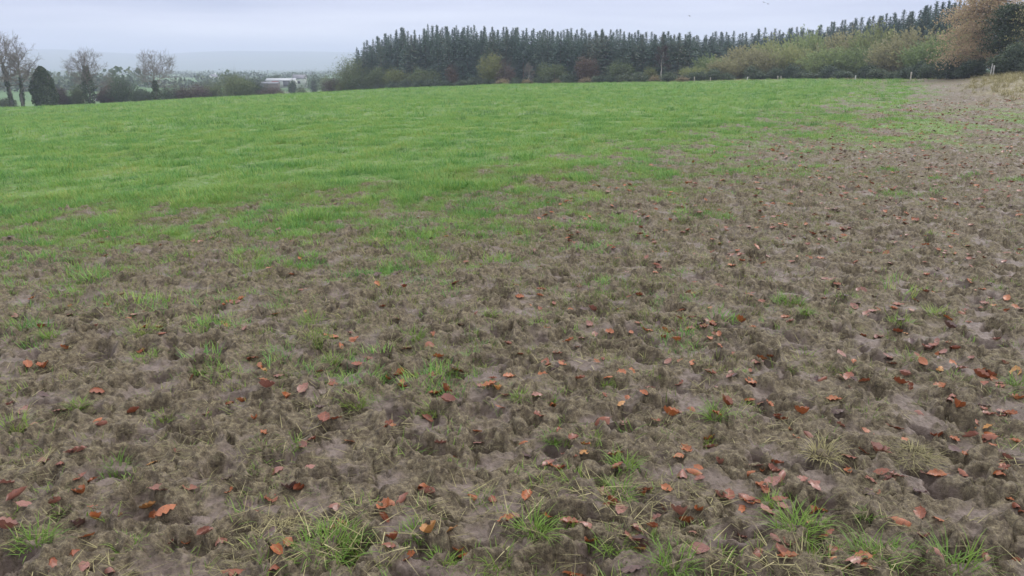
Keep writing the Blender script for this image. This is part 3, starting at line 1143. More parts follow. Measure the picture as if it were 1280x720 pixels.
def post_mesh(h, r, mat):
    v, f, n = [], [], 9
    prof = [(-.3, r), (h * .5, r * .98), (h - .04, r * .95), (h, r * .7)]
    for z, q in prof:
        for k in range(n):
            a = k * 6.283 / n
            v.append((math.cos(a) * q, math.sin(a) * q, z + .015 * math.sin(a * 2)))
    for i in range(len(prof) - 1):
        for k in range(n):
            f.append((i * n + k, i * n + (k + 1) % n, (i + 1) * n + (k + 1) % n, (i + 1) * n + k))
    top = len(v)
    v.append((0, 0, h + .01))
    b = (len(prof) - 1) * n
    return raw_mesh('post', v, quads=f, tris=[(b + k, b + (k + 1) % n, top) for k in range(n)], mat=mat)


for px, yt, yb, off, pale, lb in [
        (868, 96, 102, 6, 0, 'brown wooden fence post at the left end of the willow thicket'),
        (888, 97, 102, 6, 0, 'short brown fence post, second from the thicket end'),
        (934, 97, 103, 6, 1, 'pale leaning fence post at the foot of the tan willow'),
        (972, 97, 103, 6, 0, 'brown fence post, left one of a close pair'),
        (976, 97, 103, 6, 0, 'brown fence post, right one of a close pair'),
        (1069, 95, 102, 6, 1, 'white fence post on the field edge before the low dark olive willow'),
        (1138, 90, 97, 6, 0, 'thick brown fence post by the end of the green field'),
        (1237, 79, 87, 5, 1, 'bright white fence post under the copper beech'),
        (1240.5, 82, 88, 5, 1, 'small whitish stake close beside the bright white post'),
        (1279, 84, 93, 6, 1, 'white leaning post at the right edge of the picture')]:
    Y = ED(px) - off
    p = at_depth(px, Y)
    d = ray(px, yt)
    h = max(EYE + Y * d.z / d.y - p.z, .5)
    o = link(bpy.data.objects.new('fence_post', post_mesh(h, .075 if px < 1200 else .06, M_PALEPOST if pale else M_POST)))
    o.location = p
    o.rotation_euler = (rng.normal() * .04, .12 if 'leaning' in lb else rng.normal() * .04, rng.random() * 6)
    tag(o, lb, 'post', 'fence posts along the field edge')


# ---------------------------------------------------------------- farm shed, house and far buildings
def plain(name, c, rough=.8, noise=.15):
    m, t, out = new_mat(name)
    co = t.n('ShaderNodeTexCoord').outputs['Object']
    n = t.n('ShaderNodeTexNoise', i_Vector=co, i_Scale=.8, i_Detail=5.0).outputs[0]
    cc = t.mix(1.0, c, t.ramp(n, [(.3, (1 - noise,) * 3), (.7, (1 + noise,) * 3)]), 'MULTIPLY')
    p = t.n('ShaderNodeBsdfPrincipled', i_Base_Color=cc, i_Roughness=rough)
    t.link(p.outputs[0], out.inputs[0])
    return m


M_WALL = plain('white_render', (.55, .55, .54))
M_REDWALL = plain('red_sheeting', (.42, .10, .08))
M_BROWN = plain('brown_boards', (.15, .115, .105))
M_ROOFL = plain('pale_roof', (.30, .31, .33), .7)
M_SLATE = plain('slate_roof', (.10, .10, .12), .6)
M_GLASS = plain('dark_window', (.03, .035, .04), .15)


def gable(name, L, W, H, RH, over, roofm, parent):
    """pitched roof slab of some thickness, ridge along x"""
    v, q = [], []
    x0, x1 = -L / 2 - over, L / 2 + over
    prof = [(-W / 2 - over, H - .15), (0, H + RH), (W / 2 + over, H - .15), (W / 2 + over, H), (0, H + RH + .16), (-W / 2 - over, H)]
    for xx in (x0, x1):
        v += [(xx, a, b) for a, b in prof]
    for k in range(6):
        q.append((k, (k + 1) % 6, 6 + (k + 1) % 6, 6 + k))
    q += [(0, 5, 4, 1), (1, 4, 3, 2), (6, 7, 10, 11), (7, 8, 9, 10)]
    return part(name, raw_mesh(name, v, quads=q, mat=roofm), parent)


def walls(L, W, H, RH, mat, parent):
    v = [(a, b, c) for a in (-L / 2, L / 2) for b, c in ((-W / 2, -1), (W / 2, -1), (W / 2, H - .16), (0, H + RH - .16), (-W / 2, H - .16))]
    q = [(0, 1, 6, 5), (1, 2, 7, 6), (4, 0, 5, 9)]
    t3 = [(0, 2, 1), (0, 4, 2), (4, 3, 2), (5, 6, 7), (5, 7, 9), (9, 7, 8)]
    return part('wall', raw_mesh('wall', v, quads=q, tris=t3, mat=mat), parent)


p = at_depth(352, 310)
p.z += 1.7
shed = thing('farm_shed', 'long low farm shed with a pale roof and red and white walls', 'shed', p, rz=.12, s=.85)
walls(12.5, 8, 2.3, .7, M_WALL, shed)
gable('roof', 12.5, 8, 2.3, .7, .35, M_ROOFL, shed)
part('panel', box_mesh('panel', -3.8, -.6, -4.06, -3.98, -.9, 2.05, M_REDWALL), shed)['label'] = 'red sheeted bay of the shed front'
part('door', box_mesh('door', 1.2, 4.2, -4.05, -3.98, -.4, 2.2, M_SLATE), shed)
p = at_depth(331, 300)
p.z += 1.2
lean = thing('farm_shed', 'low brown farm building joining the left end of the pale-roofed shed', 'shed', p, rz=.12)
walls(10, 5, 1.5, .4, M_BROWN, lean)
gable('roof', 10, 5, 1.5, .4, .2, M_SLATE, lean)
part('door', box_mesh('door', -2, -.2, -2.56, -2.48, -.4, 1.5, M_SLATE), lean)
p = at_depth(375, 330)
p.z += .8
hs = thing('outbuilding', 'small white outbuilding with dark roof at the right end of the farm shed', 'building', p, rz=.1)
walls(5, 5, 3.2, 1.3, M_WALL, hs)
gable('roof', 5, 5, 3.2, 1.3, .25, M_SLATE, hs)
part('window', box_mesh('window', -.6, .5, -2.54, -2.48, 1.1, 2.2, M_GLASS), hs)
p = at_depth(267, 560)
p.z -= 1.2
hs = thing('house', 'far white house with a dark roof above the middle hedge', 'house', p, rz=1.25, s=.72)
walls(8, 6, 5.0, 2.4, M_WALL, hs)
gable('roof', 8, 6, 5.0, 2.4, .3, M_SLATE, hs)
part('chimney', box_mesh('chimney', 3.0, 3.7, -.4, .4, 6.2, 8.6, M_WALL), hs)
for xw in (-2, 1.2):
    part('window', box_mesh('window', xw, xw + 1.0, -3.04, -2.98, 1.2, 2.4, M_GLASS), hs)
for px, lb in ((95, 'small white low shed seen left of the thick-ivied bare tree'), (121, 'small white low shed seen right of the thick-ivied bare tree')):
    p = at_depth(px, 205)
    hs = thing('low_shed', lb, 'shed', p, rz=.05)
    walls(2.6, 2.4, 1.0, .25, M_WALL, hs)
    gable('roof', 2.6, 2.4, 1.0, .25, .1, M_ROOFL, hs)
    part('door', box_mesh('door', -.4, .3, -1.24, -1.19, -.2, .8, M_SLATE), hs)

# ---------------------------------------------------------------- distant valley trees and hills
rs = np.random.default_rng(77)
P = []
for k in range(60):
    Y = 430 + 1500 * rs.random() ** 1.3 if k > 12 else rs.uniform(285, 400)
    u0 = rs.uniform(-.95, -.12)
    L = rs.uniform(60, 260) * (Y / 700)
    a = rs.normal() * .25
    m = int(520 + 60 * rs.random())
    s = rs.random(m) * L - L / 2
    hgt = (2.5 + 3.5 * perlin(s / 17, np.full(m, k * 3.3), 3) + 1.5 * rs.random()) * (1 if rs.random() < .8 else 1.5)
    xx = u0 * Y + s * math.cos(a)
    yy = Y + s * math.sin(a) + rs.normal(size=m) * 1.5
    P.append(np.stack([xx, yy, terrain(xx, yy) + np.maximum(hgt, 1.2) * rs.random(m)], -1))
P = np.concatenate(P)
vw = link(bpy.data.objects.new('valley_hedgerows', leaf_mesh('valley_hedgerows', [cards(P, 1.7, rs, 1.3)], M_DARK)))
tag(vw, 'hazy hedgerows and small woods across the distant valley floor', 'hedgerows', kind='stuff')

# hills: a long ridge right round the horizon
na = 360
hv, hq = [], []
for j, (d_, e) in enumerate([(2300, 0), (2900, .35), (3700, .8), (4600, 1.0), (6500, .9), (9200, .2)]):
    for i in range(na):
        a = i / na * 2 * math.pi
        n = perlin(np.array([math.sin(a) * 3.1 + 9]), np.array([math.cos(a) * 3.1]), 21)[0] + .4 * perlin(np.array([math.sin(a) * 9]), np.array([math.cos(a) * 9 + 4]), 22)[0]
        hz = -30 + e * (84 + 34 * n)
        hv.append((math.sin(a) * d_, math.cos(a) * d_, hz if j else -33))
for j in range(5):
    for i in range(na):
        k = (i + 1) % na
        hq.append((j * na + i, j * na + k, (j + 1) * na + k, (j + 1) * na + i)[::-1])
mh, t, out = new_mat('hill_fields')
co = t.n('ShaderNodeTexCoord').outputs['Object']
vo = t.n('ShaderNodeTexVoronoi', i_Vector=co, i_Scale=.005)
cc = t.ramp(vo.outputs['Color'], [(.2, (.03, .055, .03)), (.5, (.05, .075, .035)), (.9, (.07, .08, .045))])
pb = t.n('ShaderNodeBsdfPrincipled', i_Base_Color=cc, i_Roughness=.9)
t.link(pb.outputs[0], out.inputs[0])
hills = link(bpy.data.objects.new('hills', raw_mesh('hills', hv, quads=hq, smooth=True, mat=mh)))
tag(hills, 'low hazy blue hills along the horizon', 'hills', kind='structure')

# ---------------------------------------------------------------- grass blades


def blades(n, L, spread, seed, lean=.5, width=.005, flop=0.4, seg=3, lay=False, dome=0.0):
    """a tuft: n tapered bent blades; returns verts, quads, tint"""
    rs = np.random.default_rng(seed)
    V, Q, T = [], [], []
    for k in range(n):
        a = rs.random() * 6.283
        q = spread * rs.random() ** .7
        b = np.array([math.cos(a) * q, math.sin(a) * q, -.012])
        a2 = a + rs.normal() * .9
        l = L * (.45 + .75 * rs.random())
        th = 1.25 + .32 * rs.random() if lay else lean * (.3 + rs.random()) * .8
        b[2] += dome * (1 - (q / spread) ** 2) * rs.random() + (.012 + .006 * rs.random() if lay else 0)
        tint = rs.random()
        sd_ = np.array([-math.sin(a2), math.cos(a2), 0]) * width * .5 * (.7 + .6 * rs.random())
        p = b.copy()
        base = len(V)
        for i in range(seg + 1):
            f = i / seg
            wv = sd_ * (1 - f ** 1.6 * .93)
            V += [p - wv, p + wv]
            T += [tint, tint]
            th2 = th + flop * f * f * 2.2
            p = p + np.array([math.cos(a2) * math.sin(th2), math.sin(a2) * math.sin(th2), math.cos(th2)]) * l / seg
            if i < seg:
                Q.append((base + 2 * i, base + 2 * i + 1, base + 2 * i + 3, base + 2 * i + 2))
    return np.array(V), Q, np.array(T)


M_GRASS = leaf_material('grass_blade', [(0, (.070, .140, .018)), (.4, (.110, .200, .026)), (.7, (.165, .240, .040)), (.9, (.24, .25, .07)), (1, (.32, .29, .13))], .5, .35, .35)
M_SHORT = leaf_material('field_grass_blade', [(0, (.044, .128, .034)), (.36, (.108, .250, .052)), (.70, (.195, .315, .066)), (1, (.29, .30, .085))], .5, .4, .4, 1.9)
M_SPARSE = leaf_material('worn_grass_blade', [(0, (.075, .105, .026)), (.4, (.125, .155, .038)), (.75, (.185, .195, .058)), (1, (.27, .235, .11))], .55, .35, .5)
M_STRAW = leaf_material('dead_grass', [(0, (.12, .105, .046)), (.4, (.19, .168, .074)), (.75, (.29, .255, .125)), (1, (.40, .355, .20))], .7, .2, .3)
M_MATTED = leaf_material('muddy_grass', [(0, (.045, .036, .020)), (.4, (.095, .080, .042)), (.7, (.150, .135, .066)), (.9, (.21, .185, .10)), (1, (.31, .27, .16))], .8, .1, .4)


def tuft_mesh(name, mat, *a, **k):
    v, q, ti = blades(*a, **k)
    me = raw_mesh(name, v, quads=q, mat=mat)
    attr(me, 'tint', ti)
    return me


def proto_collection(name, meshes):
    c = bpy.data.collections.new(name)
    for m in meshes:
        c.objects.link(bpy.data.objects.new(m.name, m))
    return c


def scatter(name, label, cat, coll, P, rot, scl, seed=0):
    """one stuff object: points carrying copies of the collection's meshes"""
    me = bpy.data.meshes.new(name)
    me.vertices.add(len(P))
    me.vertices.foreach_set('co', np.asarray(P, np.float32).ravel())
    attr(me, 'rot', rot, 'FLOAT_VECTOR')
    attr(me, 'scl', scl)
    o = link(bpy.data.objects.new(name, me))
    ng = bpy.data.node_groups.new(name + '_scatter', 'GeometryNodeTree')
    ng.interface.new_socket('Geometry', in_out='INPUT', socket_type='NodeSocketGeometry')
    ng.interface.new_socket('Geometry', in_out='OUTPUT', socket_type='NodeSocketGeometry')
    N = ng.nodes
    gi, go = N.new('NodeGroupInput'), N.new('NodeGroupOutput')
    ins = N.new('GeometryNodeInstanceOnPoints')
    ci = N.new('GeometryNodeCollectionInfo')
    ci.inputs['Collection'].default_value = coll
    ci.inputs['Separate Children'].default_value = True
    ci.inputs['Reset Children'].default_value = True
    ar = N.new('GeometryNodeInputNamedAttribute')
    ar.data_type = 'FLOAT_VECTOR'
    ar.inputs[0].default_value = 'rot'
    asn = N.new('GeometryNodeInputNamedAttribute')
    asn.data_type = 'FLOAT'
    asn.inputs[0].default_value = 'scl'
    rv = N.new('FunctionNodeRandomValue')
    rv.data_type = 'INT'
    rv.inputs[4].default_value = 0
    rv.inputs[5].default_value = len(coll.objects) - 1
    rv.inputs['Seed'].default_value = seed
    L = ng.links.new
    L(gi.outputs[0], ins.inputs['Points'])
    L(ci.outputs[0], ins.inputs['Instance'])
    ins.inputs['Pick Instance'].default_value = True
    L(rv.outputs[2], ins.inputs['Instance Index'])
    L(ar.outputs[0], ins.inputs['Rotation'])
    L(asn.outputs[0], ins.inputs['Scale'])
    L(ins.outputs[0], go.inputs[0])
    md = o.modifiers.new('scatter', 'NODES')
    md.node_group = ng
    return tag(o, label, cat, kind='stuff')


def wedge(n, r0, r1, half=44, power=1.0):
    """random points in a sector round the view, even per area for power 1"""
    a = R(half) * (2 * rng.random(n) - 1)
    q = rng.random(n)
    rr = (r0 ** (2 * power) + q * (r1 ** (2 * power) - r0 ** (2 * power))) ** (1 / (2 * power))
    return rr * np.sin(a), rr * np.cos(a)


def in_field(x, y):
    return y < edge_depth(x / np.maximum(y, .5)) - 1.0


def zrot(n, tilt=.15):
    return np.stack([rng.normal(size=n) * tilt, rng.normal(size=n) * tilt, rng.random(n) * 6.283], -1)


FG = proto_collection('field_grass_tufts', [tuft_mesh('field_tuft', M_SHORT, 36, .10, .12, 700 + i, 1.0, .006, .6, 2) for i in range(6)])
xs, ys, ss = [], [], []
for n, r0, r1, sc, thr in ((26000, 5.0, 14, .80, .25), (42000, 14, 32, .95, .25), (42000, 32, 75, 1.45, .3), (46000, 75, 185, 2.5, .3)):
    x, y = wedge(n, r0, r1)
    m = grass_mask(x, y)
    st = straw_mask(x, y)
    lush = np.clip(1 + .85 * fbm(x / .8, y / 1.2, 3, 120), .4, 2.3)
    keep = (rng.random(n) < sstep(thr, .95, m)) & in_field(x, y) & (rng.random(n) > st) & (field_side(x, y) > -1.2 - .02 * y + .8 * rng.normal(size=n))
    xs.append(x[keep])
    ys.append(y[keep])
    ss.append((sc * lush * rng.uniform(.6, 1.35, n) * (.45 + .55 * sstep(.2, .9, m)))[keep])
cx, cy = wedge(5200, 3.6, 30, 44, .7)
cs = field_side(cx, cy)
kc = rng.random(len(cx)) < np.where(cs < 0, np.exp(cs / (1.2 + .05 * cy)), .5) * (cs < 2.5) * (.35 + .65 * sstep(.55, .1, cx / cy)) * .5
for a_, b_ in zip(cx[kc], cy[kc]):
    m_ = int(rng.integers(5, 22))
    rr_ = rng.uniform(.08, .30)
    xs.append(a_ + rng.normal(size=m_) * rr_)
    ys.append(b_ + rng.normal(size=m_) * rr_ * .8)
    ss.append(rng.uniform(.4, 1.0, m_))
x, y, s_ = map(np.concatenate, (xs, ys, ss))
P = np.stack([x, y, ground_z(x, y) - .006], -1)
scatter('grass', 'short green grass covering the field beyond the mud', 'grass', FG, P, zrot(len(P)), s_, 1)

# ranker, darker clumps the cattle have left
M_RANK = leaf_material('rank_grass_blade', [(0, (.036, .098, .022)), (.5, (.070, .165, .028)), (.85, (.13, .225, .04)), (1, (.26, .25, .09))], .5, .35, .5)
RG = proto_collection('rank_tufts', [tuft_mesh('rank_tuft', M_RANK, 60, .17, .14, 705 + i, 1.05, .006, .7, 3) for i in range(4)])
xs, ys, ss = [], [], []
for n, r0, r1, sc in ((2600, 7, 25, .9), (6500, 25, 70, 1.3), (7000, 70, 170, 2.2)):
    x, y = wedge(n, r0, r1)
    keep = (rng.random(n) < sstep(.0, .6, fbm(x / 2.6, y / 3.2, 3, 190))) & (grass_mask(x, y) > .5) & in_field(x, y) & (field_side(x, y) > 0)
    xs.append(x[keep]); ys.append(y[keep]); ss.append((sc * rng.uniform(.5, 1.25, n))[keep])
x, y, s_ = map(np.concatenate, (xs, ys, ss))
P = np.stack([x, y, ground_z(x, y) - .006], -1)
scatter('rank_grass', 'darker rank clumps of grass standing in the green field', 'grass', RG, P, zrot(len(P)), s_, 8)

# worn yellowish grass on the mud between
YG = proto_collection('worn_tufts', [tuft_mesh('worn_tuft', M_SPARSE, 24, .065, .12, 710 + i, 1.25, .0045, .5, 2) for i in range(6)])
xs, ys, ss = [], [], []
for n, r0, r1, sc in ((60000, 3.6, 14, .85), (36000, 14, 36, 1.05), (26000, 36, 100, 1.7)):
    x, y = wedge(n, r0, r1)
    m = grass_mask(x, y)
    sdist = field_side(x, y)
    near_edge = sstep(-5.5 - .12 * y, 1.0, sdist) * (.12 + .88 * sstep(.0, .45, fbm(x / .55, y / .5, 4, 180, .6)))
    keep = (rng.random(n) < np.maximum(.9 * m, .85 * near_edge)) & in_field(x, y) & (sdist < 3 + .05 * y)
    xs.append(x[keep]); ys.append(y[keep]); ss.append((sc * rng.uniform(.6, 1.25, n))[keep])
x, y, s_ = map(np.concatenate, (xs, ys, ss))
P = np.stack([x, y, ground_z(x, y) - .004], -1)
scatter('worn_grass', 'thin yellowish grass on the trampled edge of the field', 'grass', YG, P, zrot(len(P)), s_, 7)

# dead pale grass on the right margin and along the wood
SG = proto_collection('straw_tufts', [tuft_mesh('straw_tuft', M_STRAW, 40, .34, .16, 720 + i, .7, .010, .8, 3) for i in range(4)])
x, y = wedge(60000, 30, 170, 44)
st = straw_mask(x, y)
keep = (rng.random(len(x)) < st * np.where(y < 85, .9, .45)) & (y < edge_depth(x / y) + 3)
x, y = x[keep], y[keep]
P = np.stack([x, y, ground_z(x, y) - .01], -1)
scatter('dead_grass', 'pale dead grass along the far field margin', 'grass', SG, P, zrot(len(P)), rng.uniform(.5, 1.1, len(P)) * np.where(y / np.maximum(x, 1) < 1.75, 1.2, .8), 2)

# matted muddy fibres pressed into the clods
MG = proto_collection('matted_tufts', [tuft_mesh('matted_tuft', M_MATTED, 22, .07, .08, 740 + i, 1, .0026, .12, 3, True) for i in range(8)])
x, y = wedge(60000, 1.7, 24, 44, .62)
pt = sstep(-.35, .45, fbm(x / .42, y / .36, 3, 20))
keep = (rng.random(len(x)) < (.03 + .30 * pt) * sstep(.25, .6, on_grid(CLOD, x, y))) & (rng.random(len(x)) > .75 * grass_mask(x, y))
x, y = x[keep], y[keep]
P = np.stack([x, y, ground_z(x, y) - .004], -1)
scatter('matted_grass', 'muddy matted grass fibres trodden into the clods', 'grass', MG, P, zrot(len(P), .25), rng.uniform(.45, 1.15, len(P)) * (1 + .02 * y), 3)

# straw wisps lying in the front strip
WG = proto_collection('straw_wisps', [tuft_mesh('straw_wisp', M_STRAW, 9, .11, .08, 760 + i, 1, .0028, .10, 4, True) for i in range(6)])
x, y = wedge(5200, 1.7, 9, 44, .6)
keep = rng.random(len(x)) < np.where(np.hypot(x, y) < 2.75, .9, .22) * sstep(-.4, .3, fbm(x / .5, y / .4, 2, 140))
x, y = x[keep], y[keep]
P = np.stack([x, y, ground_z(x, y) + .002], -1)
scatter('straw_wisps', 'pale straw wisps lying on the mud in front', 'straw', WG, P, zrot(len(P), .15), rng.uniform(.5, 1.2, len(P)), 4)

# thin sprigs of living grass over the mud
TG = proto_collection('sprigs', [tuft_mesh('sprig', M_GRASS, 12 + 4 * (i % 3), .065, .06, 780 + i, 1.35, .0034, .6, 3) for i in range(8)])
x, y = wedge(26000, 1.7, 22, 44, .6)
d_ = np.hypot(x, y)
dens = .10 + .85 * sstep(2.75, 2.2, d_) * sstep(-.5, .2, fbm(x / .45, y / .3, 2, 150)) + .6 * sstep(.1, .5, fbm(x / .4, y / .5, 3, 155))
keep = rng.random(len(x)) < dens * .8
x, y = x[keep], y[keep]
P = np.stack([x, y, ground_z(x, y) - .002], -1)
scatter('grass_sprigs', 'thin sprigs of green grass coming up through the mud', 'grass', TG, P, zrot(len(P), .2), rng.uniform(.45, 1.15, len(P)), 5)

# ---------------------------------------------------------------- counted grass tufts standing in the mud
TUFTS = [  # px, py, width px, height px, hue (0 green .. 1 yellow), label
    (145, 590, 34, 26, .2, 'spray of long green grass leaning left on the mud ridge, lower left'),
    (16, 536, 36, 26, .5, 'yellow-green grass clump at the left edge, halfway down the mud'),
    (44, 676, 34, 26, .3, 'soft green grass clump near the bottom left corner'),
    (164, 684, 38, 20, .5, 'low yellowish grass patch right of the bottom left corner clump'),
    (415, 680, 80, 34, .4, 'widest green grass clump at the bottom, left of centre'),
    (458, 690, 34, 30, .2, 'green tuft at the right end of the widest bottom clump'),
    (520, 664, 36, 20, .6, 'thin yellow-green grass right of the widest bottom clump'),
    (552, 700, 30, 24, .6, 'pale grass wisps at the bottom between two leaf piles'),
    (626, 706, 30, 34, .4, 'upright green tuft at the bottom edge near the centre'),
    (602, 624, 22, 22, .2, 'green tuft inside a hollow beside orange leaves'),
    (365, 556, 24, 18, .4, 'small green tuft left of a pair of copper leaves, middle left'),
    (668, 660, 34, 38, .1, 'dense upright bright green tuft at the bottom centre'),
    (690, 548, 22, 18, .1, 'short bright green tuft on a clod, centre'),
    (716, 600, 26, 26, .2, 'bright green rosette tuft with a tan leaf standing in it'),
    (780, 580, 28, 28, .2, 'loose green tuft on a slope right of the rosette tuft'),
    (776, 616, 24, 26, .6, 'dull green tuft on a dark clod below the loose tuft'),
    (768, 680, 44, 26, .7, 'yellow-green grass beside the brightest orange leaf'),
    (842, 706, 40, 38, .3, 'tall dark green tuft at the bottom right of centre'),
    (890, 684, 40, 18, .5, 'flat pale green patch right of the purple leaf'),
    (884, 548, 30, 16, .3, 'green blades arching over a deep black hollow'),
    (895, 520, 18, 32, .3, 'tall wispy green tuft above the deep black hollow'),
    (650, 496, 18, 20, .2, 'small upright green tuft left of the centre hollow'),
    (690, 500, 10, 14, .3, 'tiny green sprig beside a yellow-orange leaf pair'),
    (756, 478, 14, 14, .5, 'tiny yellow-green sprig under an orange leaf, centre'),
    (680, 406, 30, 12, .8, 'yellow mossy tuft on smooth mud, upper centre'),
    (516, 420, 26, 20, .1, 'compact bright green tuft standing alone, upper middle'),
    (388, 404, 26, 24, .1, 'bright green tuft over a dark hole, upper left of centre'),
    (392, 422, 18, 14, .3, 'small tuft just below the bright tuft over the dark hole'),
    (615, 392, 18, 12, .3, 'small round green tuft left of a dark hoof hole'),
    (440, 440, 14, 18, .3, 'thin upright sprig between copper leaves, left of centre'),
    (417, 450, 14, 18, .4, 'thin pale sprig left of the copper leaf pair'),
    (445, 505, 24, 26, .5, 'sparse yellow-green tuft on a bare smooth patch'),
    (565, 462, 22, 16, .5, 'yellow-green tuft between two copper leaves, centre'),
    (545, 514, 30, 22, .3, 'dark green grass under a clod edge, centre left'),
    (412, 478, 30, 16, .5, 'flat sparse grass patch, left of centre'),
    (26, 408, 34, 18, .3, 'wide soft tuft near the left edge, upper mud'),
    (64, 420, 16, 20, .1, 'small upright green tuft left of the bright orange leaf'),
    (180, 414, 30, 20, .8, 'yellow sprig tuft with an orange leaf, upper left'),
    (185, 446, 32, 14, .2, 'low green tuft beside a smooth grey mud plate'),
    (96, 508, 16, 20, .1, 'green tuft growing in a black hollow, left'),
    (206, 520, 26, 14, .6, 'yellow-green flat tuft right of a round copper leaf'),
    (250, 464, 14, 14, .4, 'tiny tuft below a dark clod, left middle'),
    (987, 376, 36, 16, .1, 'wide bright green tuft at upper right of the mud'),
    (1008, 390, 14, 14, .3, 'small upright sprig just below the wide bright tuft'),
    (1067, 470, 24, 18, .7, 'yellow-green tuft in a clod beside a dark copper leaf'),
    (1139, 452, 18, 18, .2, 'dark green small tuft above the heap of copper leaves'),
    (1126, 402, 22, 16, .4, 'pale green sprig above the curled orange leaf pair'),
    (1170, 392, 30, 16, .5, 'thin green blades above the bluish leaf'),
    (1272, 480, 22, 20, .5, 'pale green tuft at the right edge beside a yellow leaf'),
    (995, 660, 44, 44, .4, 'loose tall green tuft right of the red-brown leaf pair, bottom right'),
    (1098, 694, 50, 36, .05, 'dense bright green tuft beside the leaf-filled hollow, bottom right'),
    (1196, 708, 50, 40, .3, 'green tuft with a long white blade, bottom right corner'),
    (1086, 642, 18, 12, .3, 'few green blades leaning into a wet hollow'),
    (964, 630, 16, 24, .4, 'thin green sprig at the left of the orange leaf pair'),
    (1026, 566, 26, 34, .9, 'drooping straw-yellow tuft with a yellow leaf tip'),
    (1138, 572, 56, 26, 1.0, 'mounded mat of straw-coloured grass, right of centre'),
]
TM = {}
tuft_px = []
for i, (px, py, w, hpx, hue, lb) in enumerate(TUFTS):
    hit, nr = on_ground(px, py)
    if hit is None:
        continue
    dist = (hit - Vector((0, 0, EYE))).length
    W, Hh = w / F * dist, hpx / F * dist
    flat = hue >= .9
    nb = 230 if hue >= 1 else int(np.clip(30 + W * 560, 28, 170))
    rs = np.random.default_rng(800 + i)
    v, q, ti = blades(nb, .10, W * .48, 800 + i, 1, .0030, .25, 4, True, .05) if hue >= 1 else blades(nb, max(Hh * 1.0, .05), W * .5, 800 + i, 1.5 if flat else 1.2, .0040, .9 if flat else .6, 4)
    me = raw_mesh('grass_tuft', v, quads=q, mat=M_STRAW if flat else M_GRASS)
    attr(me, 'tint', np.clip(ti * .60 + hue * .40 + .05, 0, 1) if not flat else np.clip(ti * .7, 0, 1))
    o = link(bpy.data.objects.new('grass_tuft', me))
    o.location = hit - Vector((0, 0, .004))
    tag(o, lb, 'grass tuft', 'grass tufts standing in the mud')
    tuft_px.append((px, py, lb))


# ---------------------------------------------------------------- fallen beech leaves
def leaf_shape(seed, curl, fold, ripple):
    """one fallen beech leaf, 7 cm long: oval blade on a grid, bent along and across, with its stalk"""
    rs = np.random.default_rng(seed)
    nu, nv = 11, 7
    L, W = .072, .046 * rs.uniform(.85, 1.12)
    V = []
    tw = rs.normal() * .5
    for i in range(nu):
        u = i / (nu - 1)
        half = W * .5 * (math.sin(math.pi * u ** .85) ** .8) * (1 + .06 * math.sin(u * 40)) + .0006
        for j in range(nv):
            s = (j / (nv - 1) - .5) * 2
            xx = (u - .5) * L
            yy = s * half
            zz = abs(s) * half * fold
            zz += ripple * .003 * math.sin(u * 22 + s * 2) * abs(s)
            # roll across the midrib
            if curl:
                ang = yy / W * curl
                rr_ = W / curl
                yy, zz = rr_ * math.sin(ang), zz + rr_ * (1 - math.cos(ang))
            # bend along
            zz += (u - .5) ** 2 * L * rs.choice([1]) * (.9 * fold + .25)
            ang2 = tw * (u - .5)
            yy, zz = yy * math.cos(ang2) - zz * math.sin(ang2), yy * math.sin(ang2) + zz * math.cos(ang2)
            V.append((xx, yy, zz))
    Q = [(i * nv + j, i * nv + j + 1, (i + 1) * nv + j + 1, (i + 1) * nv + j) for i in range(nu - 1) for j in range(nv - 1)]
    V = np.array(V)
    V[:, 2] -= V[:, 2].min()
    b = len(V)
    mid = V[nv // 2]
    st = np.array([[0, -.0007, 0], [0, .0007, 0], [-.011, .0006, .003], [-.011, -.0006, .003]]) + mid
    V = np.concatenate([V, st])
    Q.append((b, b + 1, b + 2, b + 3))
    uv = [((i / (nu - 1)), abs(j / (nv - 1) - .5) * 2) for i in range(nu) for j in range(nv)] + [(0, 0)] * 4
    return V, Q, np.array(uv)


def leaf_mat(name, a, b, rough):
    m, t, out = new_mat(name)
    oi = t.n('ShaderNodeObjectInfo').outputs['Random']
    co = t.n('ShaderNodeTexCoord').outputs['Object']
    su = t.n('ShaderNodeAttribute', attribute_name='along').outputs['Fac']
    sv = t.n('ShaderNodeAttribute', attribute_name='across').outputs['Fac']
    n = t.n('ShaderNodeTexNoise', i_Vector=co, i_Scale=70.0, i_Detail=4.0).outputs[0]
    c = t.mix(t.math('ADD', t.math('MULTIPLY', n, .7), t.math('MULTIPLY', t.math('SUBTRACT', oi, .35), .6), True), a, b)
    ph_ = t.math('ADD', t.math('MULTIPLY', su, 62.0), t.math('MULTIPLY', sv, -14.0))
    vein = t.smooth(t.math('SINE', ph_), .55, 1.0)
    rib = t.math('SUBTRACT', 1.0, t.smooth(sv, 0.0, .16), True)
    v = t.math('MAXIMUM', t.math('MULTIPLY', vein, .35), rib)
    c = t.mix(t.math('MULTIPLY', v, .45), c, tuple(min(1, q * 1.5) for q in b))
    spot = t.n('ShaderNodeTexNoise', i_Vector=co, i_Scale=130.0, i_Detail=2.0).outputs[0]
    c = t.mix(t.math('MULTIPLY', t.smooth(spot, .58, .7), .6), c, tuple(q * .35 for q in a))
    bp = t.n('ShaderNodeBump', i_Height=v, i_Strength=.4, i_Distance=.002)
    p = t.n('ShaderNodeBsdfPrincipled', i_Base_Color=c, i_Roughness=rough, i_Normal=bp.outputs[0])
    tr = t.n('ShaderNodeBsdfTranslucent', i_Color=c)
    mx = t.n('ShaderNodeMixShader', i_0=.2)
    t.link(p.outputs[0], mx.inputs[1])
    t.link(tr.outputs[0], mx.inputs[2])
    t.link(mx.outputs[0], out.inputs[0])
    return m


